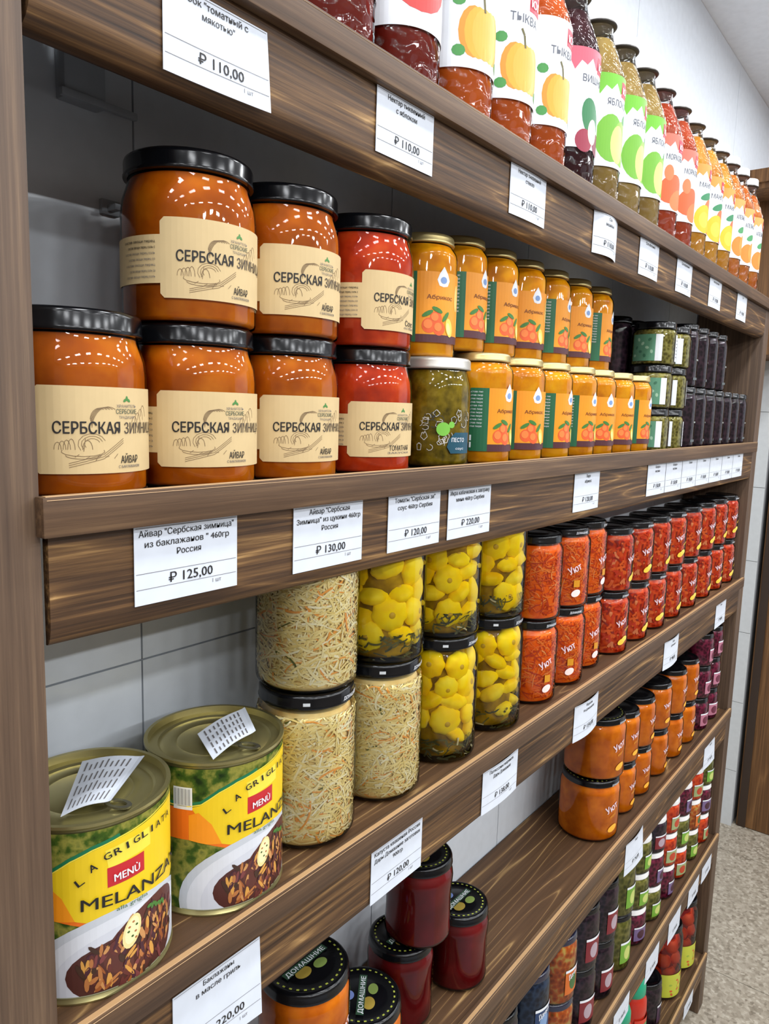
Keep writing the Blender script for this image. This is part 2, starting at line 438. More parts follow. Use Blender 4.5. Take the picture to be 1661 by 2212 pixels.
def wall_pieces(name, mat, w_, h_, xs, zs, y):
    cache = {}
    for x0 in xs:
        for z0 in zs:
            xa, xb = x0, x0 + w_
            lim = (X0R, XS) if y == YB else ((X0R, X1R) if z0 > 1.6 else (XS, X1R))
            xa, xb = max(xa, lim[0]), min(xb, lim[1]); za, zb = max(z0, 0), min(z0 + h_, ZC if z0 > 1.6 else 1.704)
            if xb - xa < .01 or zb - za < .01: continue
            key = (round(xb - xa, 4), round(zb - za, 4))
            if key not in cache:
                t_ = MB(); t_.box(.0008, key[0] - .0008, 0, .004, .0008, key[1] - .0008); cache[key] = t_.mesh(name, mat, False)
            o = link(bpy.data.objects.new(name, cache[key]), wb); o.location = (xa, y, za)
wall_pieces('wall_tile', TILEM, .308, .25, [.456 + .308 * k for k in range(-3, 4)], [-.0255 + .25 * k for k in range(7)], YB)
wall_pieces('wall_tile', TILEM, .308, .25, [1.70 - .308 + .308 * k for k in range(5)], [-.045 + .25 * k for k in range(7)], YW)
wall_pieces('wall_panel', WALLM, .710, .62, [1.231 - .710 * 5 + .710 * k for k in range(9)], [1.705], YW)
m = MB(); m.box(X1R, X1R + .1, Y0R, YW + .1, 0, ZC); struct(m.build('wall_right', WALLM))
DIMW = flat('warm grey far wall', (128, 118, 108), .7)
m = MB(); m.box(X0R - .1, X0R, Y0R, YW + .1, 0, ZC); struct(m.build('wall_left', DIMW))
m = MB(); m.box(X0R, X1R, Y0R - .1, Y0R, 0, ZC); struct(m.build('wall_front', DIMW))
# tiled pier at the end of the shelf wall
m = MB(); m.box(2.527, X1R, .148, YW, 0, ZC); pier = struct(m.build('trim_1', GROUT))
tm = MB(); tm.box(0.0, 0.004, 0.001, 0.045, 0.0008, 0.2492)
tme = tm.mesh('pier_tile', flat('pier tile', (204, 206, 206), .25), False)
for j in range(-1, 8):
    o = link(bpy.data.objects.new('pier_tile', tme), pier); o.location = (2.522, .146, .205 + .25 * j)

# tall cabinet standing against the pier
cb = thing('tall_cabinet', 'tall brown wooden cabinet side at right edge beyond the shelving', 'cabinet', (2.545, 0.136, 0))
m = MB(); m.box(0, .34, -.62, 0, 0.002, 2.0); bevel_obj(m.build('side_panel', W_CAB, cb), .002)
m = MB(); m.box(-.004, 0, -.03, -.005, 0.002, 2.0); m.build('corner_strip', flat('dark stain edge', (52, 36, 24), .5), cb)
# small wall cabinet with a cornice, high up behind the last bottles
wc = thing('wall_cabinet', 'dark brown wall cabinet top with cornice behind the last juice bottles', 'cabinet', (2.14, YW, 1.62))
m = MB(); m.box(.13, .40, -.12, 0, 0, .455); bevel_obj(m.build('cabinet_body', W_CAB, wc), .002)
m = MB(); m.box(-.02, .40, -.14, 0, .455, .49); m.box(-.01, .40, -.13, 0, .44, .455); m.build('cornice', W_CAB, wc, False)

# ------------------------------------------------------------------ shelving unit
LX = 1.571
SZ = [1.680, 1.381, 1.082, 0.778, 0.472, 0.166]
unit = thing('shelving_unit', 'dark stained wooden wall shelving unit with six shelves full of preserves', 'shelving', (0, 0, 0))
m = MB(); m.box(-.055, -.0015, 0.0, .137, 0.001, 1.676); bevel_obj(m.build('side_panel', W_POST, unit), .0025)
m = MB(); m.box(LX, LX + .042, 0.0, .137, 0.001, 1.676); bevel_obj(m.build('side_panel', W_POST, unit), .0025)
DZ = .0050      # the boards lie a little below the raised edge strip
fprof = [(0.0, -.022), (0.0, -.0665), (.0008, -.0705), (.0032, -.0745), (.0068, -.0775), (.011, -.0788), (.016, -.079), (.016, -.022)]
for k, z in enumerate(SZ):
    a, b_ = (0.0015, LX - .0015)
    m = MB()
    if k == 0:   # the top board has a notch cut out of its back edge
        m.prism_z([(a, .001), (b_, .001), (b_, .137), (.122, .137), (.118, .123), (.088, .123), (.085, .137), (a, .137)], z - .022, z - DZ)
    else:
        m.box(a, b_, .001, .137, z - .022, z - DZ)
    sh = m.build('shelf_board', W_BOARD, unit, False)
    m = MB(); m.prism_x([((y if k == 0 else y * .34), z + q) for y, q in fprof][::-1], a, b_); o = m.build('fascia', W_FASCIA, sh, True, 30)
    m = MB(); x0, x1 = (-.055, LX + .042) if k == 0 else (-.0045, LX + .0045)
    m.box(x0, x1, -.008, .0008, z - .0207, z)
    o = m.build('edge_strip', W_LIP, sh, False); bevel_obj(o, .0012, 2)
    # pale arris: wear plus light on the lip painted in, along the front top edge, and along the fascia's lower bead
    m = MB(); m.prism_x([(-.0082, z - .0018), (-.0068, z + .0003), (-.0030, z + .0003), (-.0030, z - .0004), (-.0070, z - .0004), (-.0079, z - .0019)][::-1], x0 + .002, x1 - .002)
    m.build('worn_lit_edge', W_EDGE, sh, False)
light_block_unit = thing('shelving_unit', 'added unseen wooden shelving unit beyond the left upright, blocks light', 'shelving', (0, 0, 0))  # added out of view to block light as a further bay would
m = MB(); m.box(-1.30, -1.255, 0, .137, .001, 1.676); m.build('side_panel', W_POST, light_block_unit, False)
for z in SZ:
    m = MB(); m.box(-1.254, -.0565, .001, .137, z - .022, z - DZ); m.box(-1.254, -.0565, 0, .016, z - .079, z - .022); m.box(-1.254, -.0565, -.008, .0008, z - .0207, z)
    m.build('shelf_board', W_BOARD, light_block_unit, False)
# support bracket on the wall under the top shelf
br = thing('wall_bracket', 'pale plastic bracket on the wall in the upper left shelf corner', 'bracket', (.0895, YB, 1.628))
m = MB(); m.box(0, .030, -.012, 0, -.002, .04); bevel_obj(m.build('plate', flat('grey plastic', (170, 176, 182), .5), br), .002)
m = MB(); m.box(-.004, .052, -.016, -.012, -.003, .002); bevel_obj(m.build('ledge', MATS['grey plastic'], br), .001)
hk = thing('wall_hook', 'small pale hook on the wall left of the top orange jar', 'hook', (.1195, YB, 1.560))
m = MB(); m.box(0, .014, -.004, 0, 0, .010); m.build('plate', MATS['grey plastic'], hk, False)
m = MB(); m.box(.004, .009, -.014, -.004, .002, .006); m.build('peg', MATS['grey plastic'], hk, False)

# ------------------------------------------------------------------ price tags
def price_tag(x, z0, z1, wdt, lines, price, label, bow=0.0, lift=0.0012, piece=True, curl=0.0):
    t = thing('price_tag', label, 'price tag', (x, 0, z1), 0, 'white paper price tags on the shelf fronts')
    H = z1 - z0
    def f(px, pz, h):
        u = max(0, min(1, px / wdt))
        return (px, -lift - h - bow * math.sin(PI * u) - curl * u * u * (-pz / H), pz)
    base = MB(); n = 8
    for k in range(n):
        xa, xb = wdt * k / n, wdt * (k + 1) / n
        vs = [f(xa, -H, 0), f(xb, -H, 0), f(xb, 0, 0), f(xa, 0, 0)]
        vb = [(p[0], p[1] + .0004, p[2]) for p in vs]
        base.add(vs + vb, [(0, 1, 2, 3), (7, 6, 5, 4), (0, 4, 5, 1), (3, 2, 6, 7)] + ([(0, 3, 7, 4)] if k == 0 else []) + ([(1, 5, 6, 2)] if k == n - 1 else []))
    sheet = base.build('paper', PAPER, t, False)
    p = Print()
    for q in (.60, .80): p.rect(.001, -H * q - .00016, wdt - .001, -H * q + .00016, INKG)
    p.rect(.001, -.0012, wdt - .001, -.0009, INKG)
    p.build('ruled_line', sheet, f)
    p = Print()
    zz = -.0062
    for i, ln in enumerate(lines):
        p.text(ln, wdt / 2, zz, .0052, INK, bold=.012, width=min(wdt * .92, len(ln) * .0029)); zz -= .0062
    p.text('₽ ' + price, wdt * .52, -H * .765, .0082, INK, bold=.02, width=.0040 * (len(price) + 2))
    if piece: p.text('1 шт', wdt * .78, -H * .88, .0036, INKG)
    p.build('lettering', sheet, f)
    return t

TAGS = [
 (0, .073, .0745, -.028, -.0745, ['Сок "томатный с', 'мякотью"'], '110,00', 'top shelf, left end, curled at its right edge', .0, .004),
 (0, .254, .072, -.021, -.066, ['Нектар тыквенный', 'с яблоком'], '110,00', 'top shelf, second from the left', .0, 0),
 (0, .453, .073, -.021, -.066, ['Нектар тыквенный', 'стекло'], '110,00', 'top shelf, third from the left', .001, 0),
 (0, .648, .071, -.021, -.067, ['Сок', 'вишнёвый'], '110,00', 'top shelf, fourth from the left, bulging outwards', .006, 0),
 (0, .800, .074, -.021, -.067, ['Сок яблочный'], '110,00', 'top shelf, fifth from the left', .001, 0),
 (0, .956, .075, -.021, -.067, ['Сок морковный'], '110,00', 'top shelf, sixth from the left', .001, 0),
 (0, 1.131, .074, -.021, -.067, ['Нектар манго'], '110,00', 'top shelf, second from the right end', .001, 0),
 (0, 1.318, .074, -.021, -.067, ['Сок'], '110,00', 'top shelf, nearest the right end', .001, 0),
 (1, .050, .0745, -.0215, -.067, ['Айвар "Сербская зимница"', 'из баклажанов " 460гр', 'Россия'], '125,00', 'second shelf, largest and leftmost, reading 125,00', 0, 0),
 (1, .175, .0745, -.0215, -.068, ['Айвар "Сербская', 'Зимница" из цукини 460гр', 'Россия'], '130,00', 'second shelf, second from the left, reading 130,00', 0, 0),
 (1, .282, .0745, -.0215, -.068, ['Томаты "Сербская зи"', 'соус 460гр Сербия'], '120,00', 'second shelf, third from the left', 0, 0),
 (1, .370, .0750, -.0215, -.068, ['Икра кабачковая к завтраку', 'мини 460гр Сербия'], '220,00', 'second shelf, fourth from the left', 0, 0),
 (1, .642, .0760, -.0215, -.068, ['Пюре', 'абрикос'], '120,00', 'second shelf, alone under the apricot jars', .001, 0),
 (2, .072, .0740, -.0290, -.088, ['Баклажаны', 'в масле гриль'], '1 220,00', 'third shelf, leftmost under the big cans', 0, .003),
 (2, .273, .0750, -.0270, -.076, ['Капуста квашеная Россия', 'Дары Домашние заготовки', '900гр'], '120,00', 'third shelf, under the sauerkraut jars', 0, 0),
 (2, .458, .0770, -.0270, -.075, ['Патиссоны маринов.', 'Дары Домашние'], '138,00', 'third shelf, under the yellow squash jars', .002, 0),
 (2, .689, .0780, -.0270, -.076, ['Морковь', 'по-домашнему'], '154,00', 'third shelf, under the shredded carrot jars', .004, 0),
 (2, 1.051, .0780, -.0270, -.076, ['Лечо', 'домашнее'], '98,00', 'third shelf, second from the right end', .003, 0),
 (2, 1.376, .0780, -.0270, -.076, ['Лечо'], '98,00', 'third shelf, nearest the right end', 0, 0),
 (3, .936, .0780, -.0330, -.088, ['Икра'], '74,00', 'fourth shelf, under the orange caviar jars', .003, .004),
 (3, 1.390, .0780, -.0300, -.082, ['Свёкла'], '74,00', 'fourth shelf, nearest the right end', .002, .003),
 (4, .943, .0740, -.0300, -.078, ['Огурцы'], '99,00', 'fifth shelf, cut by the bottom edge of the picture', .001, 0),
 (4, 1.103, .0740, -.0300, -.085, ['Маслины'], '99,00', 'fifth shelf, second tag from the picture bottom', .001, 0),
 (4, 1.236, .0780, -.0300, -.085, ['Томаты'], '99,00', 'fifth shelf, third tag from the picture bottom', .001, 0),
 (4, 1.369, .0780, -.0260, -.080, ['Ассорти'], '99,00', 'fifth shelf, second from the right end', .001, 0),
 (4, 1.470, .0780, -.0220, -.076, ['Ассорти'], '99,00', 'fifth shelf, nearest the right end', .001, 0),
 (5, 1.425, .0700, -.0300, -.078, ['Томаты'], '99,00', 'lowest shelf', .001, 0)]
for k, x, wd_, a, b_, ln, pr_, where, bow, curl in TAGS:
    price_tag(x, SZ[k] + b_, SZ[k] + a, wd_, ln, pr_, 'white price tag on the ' + where, bow=bow, curl=curl)
for i in range(7):
    price_tag(.899 + .0835 * i, SZ[1] - .068, SZ[1] - .0215, .081, ['Каперсы', 'маслины'] if i < 2 else ['Оливки'], '150,00',
              'white price tag, %s in the tight run at the right of the second shelf' % ORD[i], bow=.001)

# ------------------------------------------------------------------ jars
def jar_parts(t, r, h, lid_h, lid_r, neck_r, sh, bot, glass_name='glass_jar', content=None, fill=None, lid=LID_BLACK, n=40, inner=.0013, waist=0):
    zl = h - lid_h
    prof = [(0, .0012), (r - bot, 0.0), (r - bot * .35, bot * .28), (r - bot * .06, bot * .75), (r, bot * 1.2)]
    if waist: prof += [(r - waist, h * .3), (r - waist, h * .55), (r, sh - .002)]
    prof += [(r, sh), (r - (r - neck_r) * .18, sh + (zl - sh) * .38), (r - (r - neck_r) * .6, sh + (zl - sh) * .68), (neck_r + .0004, sh + (zl - sh) * .9), (neck_r, zl + .002)]
    m = MB(); m.lathe(prof, n); g = m.build(glass_name, GLASS, t, True, 60)
    fill = fill if fill is not None else zl - .001
    ip = []
    for a, z in prof:
        if z <= fill: ip.append((max(a - inner, 0), z + (.0012 if z < .002 else 0)))
    ip.append((ip[-1][0], fill)); ip.append((0, fill))
    m = MB(); m.lathe(ip, n); m.build('contents', content, t, True, 60)
    m = MB()
    m.lathe([(lid_r - .0022, zl), (lid_r + .0002, zl + .0004), (lid_r + .0006, zl + .0014), (lid_r, zl + .0026), (lid_r, h - .0030), (lid_r - .0006, h - .0012), (lid_r - .0022, h), (lid_r - .0048, h), (lid_r - .0060, h - .0011), (lid_r * .55, h - .0011), (lid_r * .5, h - .0004), (0, h - .0004)], n)
    l = m.build('lid', lid, t, True, 50)
    return g, l

def lid_print(l, r, h, fancy=True):
    p = Print(); g = ink(150, 158, 60)
    for k in range(32):
        a = 2 * PI * k / 32
        c, s_ = math.cos(a), math.sin(a); q = .0012
        p.poly([(c * (r - .0072) - s_ * q, s_ * (r - .0072) + c * q), (c * (r - .0072) + s_ * q, s_ * (r - .0072) - c * q), (c * (r - .0088) + s_ * q, s_ * (r - .0088) - c * q), (c * (r - .0088) - s_ * q, s_ * (r - .0088) + c * q)][::-1], g)
    p.ell(-.010, -.008, .008, .006, ink(150, 128, 50), 1).ell(.008, -.011, .007, .005, ink(120, 140, 70), 1).ell(-.002, .012, .006, .005, ink(110, 130, 190), 1)
    p.rect(-r * .62, -.004, r * .62, .0035, ink(40, 70, 50), 2)
    p.text('ДОМАШНИЕ', 0, -.0028, .0065, LABW, 3, width=r * 1.15, bold=.02)
    p.build('lid_print', l, ontop(h), thick=.00008)

# kraft labelled jars ----------------------------------------------------
R_K = .0425
def kraft_label(t, glass, sub, side=True, z0=.0135, z1=.0600, start=-66, end=66, toff=13):
    r = R_K; rad = math.radians
    s0, s1 = rad(start) * r, rad(end) * r
    p = Print()
    c = .0025
    p.poly([(s0 + c, z0), (s1, z0), (s1, z1), (s0 + c, z1), (s0, z1 - c), (s0, z0 + c)], KRAFT, 1)
    if side: p.rect(rad(start - 62) * r, z0 + .0085, s0 + .0005, z1 - .010, KRAFT, 1)
    lb = p.build('label', t, cyl(r))
    def X(deg): return rad(start + toff + deg) * r
    p = Print()
    p.text('СЕРБСКАЯ', X(0), z0 + .0215, .0088, INK, 3, width=rad(47) * r, bold=.035, align='L')
    p.text('ЗИМНИЦА', X(51), z0 + .0215, .0084, ink(70, 58, 48), 3, width=rad(42) * r, bold=.006, align='L')
    p.text('ХРАНИТЕЛЬ', X(54), z1 - .0108, .0022, INKG, 3, width=rad(19) * r)
    p.text('СЕРБСКИЕ', X(54), z1 - .0142, .0036, ink(86, 96, 76), 3, width=rad(20) * r, bold=.01)
    p.text('ТРАДИЦИИ', X(54), z1 - .0168, .0020, INKG, 3, width=rad(15) * r)
    p.text(sub[0], X(sub[3]), z0 + .0052, .0058, INK, 3, width=rad(sub[2]) * r, bold=.01)
    p.text(sub[1], X(sub[3]), z0 + .0026, .0021, INKG, 3, width=rad(sub[2] + 4) * r, bold=.01)
    if side:
        for i in range(7):
            zz = z1 - .0145 - i * .0034
            p.text('состав овощи перец соль сахар'[: 18 + (i * 7) % 9], rad(start - 4) * r, zz, .0021, INK if i < 2 else INKG, 3, width=rad(34 - (i * 5) % 9) * r, align='R', bold=.01 if i < 2 else 0)
    p.build('lettering', lb, cyl(r))
    p = Print(); k = INKB
    gx, gz = X(20), z0 + .012
    p.arc(gx, gz, .011, .0026, PI * .9, PI * 2.1, .0003, k, 2).arc(gx, gz - .002, .009, .002, PI, PI * 2, .0003, k, 2)
    p.arc(gx + .002, gz + .001, .0025, .005, 0, PI, .0003, k, 2).line([(gx, gz), (gx + .001, gz + .007)], .0003, k, 2)
    for j in range(5): p.arc(X(38) - j * .0012, gz + .012 + j * .0012, .009 - j * .001, .012 - j * .0014, PI * .35, PI * .98, .00028, k, 2)
    for j in range(3): p.line([(X(10), z0 + .0035 + j * .0011), (X(34), z0 + .008 + j * .0012), (X(50), z0 + .0165 + j * .0012)], .00028, k, 2)
    for j in range(4): p.arc(X(62 + j * 4), gz + .010 + j * .002, .003, .009, PI * .1, PI * .9, .00028, k, 2)
    for j in range(4): p.arc(X(3 + j * 3), gz + .001, .0018, .004 + j * .0006, 0, PI, .00028, k, 2, 6)
    for j in range(3): p.arc(X(26), gz + .004, .004 + j * .0016, .003 + j * .0013, PI * .1, PI * 1.2, .00026, k, 2, 7)
    for j in range(6): p.line([(X(14 + j * 7), gz - .003 - (j % 3) * .001), (X(17 + j * 7), gz - .0015 - (j % 2) * .0012)], .00026, k, 2)
    gr = ink(70, 130, 60)
    p.ell(X(54) - .0012, z1 - .0068, .0015, .0008, gr, 2, .6, 8).ell(X(54) + .0012, z1 - .0068, .0015, .0008, gr, 2, -.6, 8).ell(X(54), z1 - .0058, .0008, .0014, gr, 2, 0, 8)
    p.build('printed_sketch', lb, cyl(r))

def kraft_jar(content, sub, side=True, lbl=(.0135, .060)):
    def mk():
        t = thing('preserve_jar', '', 'jar')
        g, l = jar_parts(t, R_K, .1010, .0125, .0402, .0375, .067, .0035, content=content, n=56)
        kraft_label(t, g, sub, side, *lbl)
        return t
    return mk
AY = ('АЙВАР', 'С БАКЛАЖАНОМ', 17, 56); TO = ('ТОМАТНАЯ', 'ЗАКУСКА', 32, 50); SO = ('Соус', 'ОСТРЫЙ', 20, 52)
mko = kraft_jar(F_CAVIAR, AY); mkr = kraft_jar(F_RED, TO, True, (.014, .058)); mkr2 = kraft_jar(F_RED, SO, True, (.013, .058))
z = SZ[1] - DZ; G = 'kraft labelled preserve jars'
D = math.radians
place('ko', mko, (.0428, .0490, z), D(12), 'orange relish jar with kraft label, lower row, touching the left upright', G)
place('ko', mko, (.128, .0485, z), 0, 'orange relish jar with kraft label, lower row, second from left', G)
place('ko', mko, (.211, .0485, z), D(1), 'orange relish jar with kraft label, lower row, beside the red one', G)
place('ko', mko, (.1275, .0485, z + .1011), D(5), 'big orange relish jar with kraft label, top of the left stack', G)
place('ko', mko, (.2095, .0485, z + .1011), D(2), 'orange relish jar with kraft label, upper row, middle of three', G)
place('kr', mkr, (.305, .0485, z), D(1), 'red tomato relish jar with kraft label, lower row', G)
place('kr2', mkr2, (.3015, .0485, z + .1011), D(16), 'red sauce jar with kraft label, stacked in the upper row', G)

# olive relish jar --------------------------------------------------------
def mk_olive():
    t = thing('relish_jar', '', 'jar'); r = .036
    g, l = jar_parts(t, r, .1005, .0105, .0345, .0315, .068, .006, content=F_OLIVE, lid=LID_GREY, n=44)
    p = Print(); lb = ink(190, 188, 180); dk = ink(40, 46, 50)
    random.seed(5)
    for i in range(46):
        a = random.uniform(-.030, .022); zz = random.uniform(.018, .052)
        p.arc(a, zz, random.uniform(.002, .004), random.uniform(.002, .004), random.uniform(0, 6), random.uniform(6, 9), .0005, lb if i % 3 else dk, 1, 5)
    p.build('printed_vines', t, cyl(r))
    p = Print()
    p.ell(-.008, .036, .0065, .0062, ink(120, 190, 70), 3).ell(.000, .040, .003, .003, ink(120, 190, 70), 3)
    p.poly([(-.004, .020), (.000, .014), (.024, .014), (.024, .033), (.004, .033), (-.002, .027)], ink(12, 72, 92), 2)
    lbm = p.build('label', t, cyl(r))
    p = Print(); p.text('ПЕСТО', .008, .0245, .0052, LABW, 4, width=.015, bold=.03).text('соус', .010, .0175, .003, LABW, 4, width=.010)
    p.build('lettering', lbm, cyl(r))
    return t
place('ol', mk_olive, (.402, .042, z), D(-26), 'olive green relish jar with silver lid and green badge, lower row')

# apricot jars ------------------------------------------------------------
def mk_apri():
    t = thing('apricot_jar', '', 'jar'); r = .033; rad = math.radians
    g, l = jar_parts(t, r, .1110, .0085, .0290, .0272, .091, .004, content=F_APRI, lid=LID_GOLD, n=40)
    def X(d): return rad(d) * r
    p = Print()
    p.rect(X(-96), .0135, X(-48), .0760, ink(26, 96, 62), 1).rect(X(-48), .0135, X(42), .0760, ink(232, 148, 22), 1).rect(X(42), .0135, X(46), .0760, ink(244, 226, 180), 1)
    lb = p.build('label', t, cyl(r))
    p = Print()
    p.rect(X(-48), .0135, X(42), .0205, ink(78, 36, 44), 2)
    for cx, cz, q in ((-27, .0285, .0068), (-10, .0262, .0064), (-16, .035, .006)):
        p.ell(X(cx), cz, q, q, ink(224, 92, 40), 2).ell(X(cx) - .0012, cz + .0012, q * .6, q * .6, ink(236, 128, 60), 3)
    p.ell(X(10), .0275, .0045, .0085, ink(236, 202, 86), 4, .25).ell(X(10) - .001, .0265, .0025, .0055, ink(246, 226, 140), 5, .25)
    for cx, cz, ro in ((-30, .039, .5), (-14, .0425, -.4), (2, .037, .9)): p.ell(X(cx), cz, .0058, .0020, ink(60, 120, 50), 4, ro, 10)
    p.poly([(X(-4), .081), (X(4), .0745), (X(8), .0690), (X(4), .0640), (X(-4), .0630), (X(-12), .0640), (X(-16), .0690), (X(-12), .0745)], LABW, 2)
    p.ell(X(-4), .0690, .0035, .0030, ink(120, 150, 200), 3)
    p.ell(X(30), .055, .0035, .012, ink(232, 196, 110), 2)
    p.build('printed_picture', lb, cyl(r))
    p = Print()
    p.text('Абрикос', X(-8), .0520, .0052, ink(120, 60, 20), 3, width=X(48), bold=.02)
    for i in range(11): p.text('состав пюре абрикосовое'[: 9 + i % 4], X(-72), .0715 - i * .0034, .0024, LABW, 3, width=X(26), bold=.01)
    for i in range(2): p.rect(X(-86), .017 + i * .007, X(-76), .0225 + i * .007, LABW, 3)
    p.build('lettering', lb, cyl(r))
    return t
LOWA = [.486, .560, .632, .706, .770, .840, .910]
for i, x in enumerate(LOWA):
    place('ap', mk_apri, (x, .0400, z), D([4, -10, 8, 2, -12, -8, 6][i]), 'apricot puree jar with gold lid, lower row, %s from the left' % ORD[i], 'apricot puree jars')
for i, x in enumerate([.403, .469, .535, .601, .668, .737, .806]):
    zz = z + (.1006 if i == 0 else .1112)
    place('ap', mk_apri, (x, .066 if i else .060, zz), D([-14, 10, 4, -14, 12, -8, 14][i]), 'apricot puree jar, upper row in the shade, %s from the left' % ORD[i], 'apricot puree jars')

# small spice jars with green labels -------------------------------------
def mk_caper():
    t = thing('caper_jar', '', 'jar'); r = .033; rad = math.radians
    jar_parts(t, r, .0655, .0110, .0315, .0295, .048, .004, content=F_CAPER, n=36)
    def X(d): return rad(d) * r
    p = Print(); p.rect(X(-125), .006, X(-58), .046, ink(84, 138, 110), 1).rect(X(-58), .006, X(-40), .046, LABW, 1).rect(X(6), .006, X(34), .046, LABW, 1)
    lb = p.build('label', t, cyl(r))
    p = Print()
    for i in range(9): p.ell(X(-115 + i * 6), .014 + (i * 7 % 5) * .006, .003, .0022, ink(50, 104, 78) if i % 2 else ink(150, 186, 160), 2, i, 8)
    for i in range(6): p.rect(X(10), .012 + i * .005, X(28 - i % 3 * 4), .0132 + i * .005, INKG, 2)
    p.build('printed_picture', lb, cyl(r))
    return t
for i in range(3):
    for j in range(2):
        zz = z + i * .0658
        place('cp', mk_caper, (1.000 + .074 * j + (.006 if i == 2 else 0), .040, zz), D((10, -4)[j] + i * 5 + (-30 if i == 2 and j == 0 else 0)),
              'small caper jar, %s tier, %s of its pair beside the apricot jars' % (['bottom', 'middle', 'top'][i], ['left', 'right'][j]), 'caper jars')

# dark olive jars ----------------------------------------------------------
def mk_dark():
    t = thing('olive_jar', '', 'jar'); r = .0285
    jar_parts(t, r, .104, .010, .0272, .0255, .080, .005, content=F_DARK, n=32, lid=LID_BLACK)
    p = Print(); p.rect(-.010, .012, .022, .016, ink(90, 98, 100), 1).rect(-.004, .044, .020, .0465, ink(150, 156, 150), 1).ell(.010, .030, .006, .008, ink(60, 30, 30), 1)
    p.build('label', t, cyl(r))
    return t
for i, x in enumerate([1.142, 1.205, 1.268, 1.330, 1.390, 1.450, 1.510]):
    place('dk', mk_dark, (x, .036, z), D(10 * (i % 3)), 'dark glass olive jar, bottom row, %s from the left by the far end' % ORD[i], 'dark olive jars')
for i, x in enumerate([1.142, 1.205, 1.268, 1.330]):
    place('dk', mk_dark, (x, .040, z + .1042), D(14 * (i % 3)), 'dark glass olive jar, upper row, %s from the left by the far end' % ORD[i], 'dark olive jars')
for i, x in enumerate([1.000, 1.065, 1.130, 1.195, 1.260]):
    for j in range(2):
        place('dk', mk_dark, (x, .104, z + .1042 * j), D(20), 'black olive jar in the shaded rear rank, %s tier, %s from the left' % (['lower', 'upper'][j], ORD[i]), 'dark olive jars')

# ------------------------------------------------------------------ third shelf
z = SZ[2] - DZ
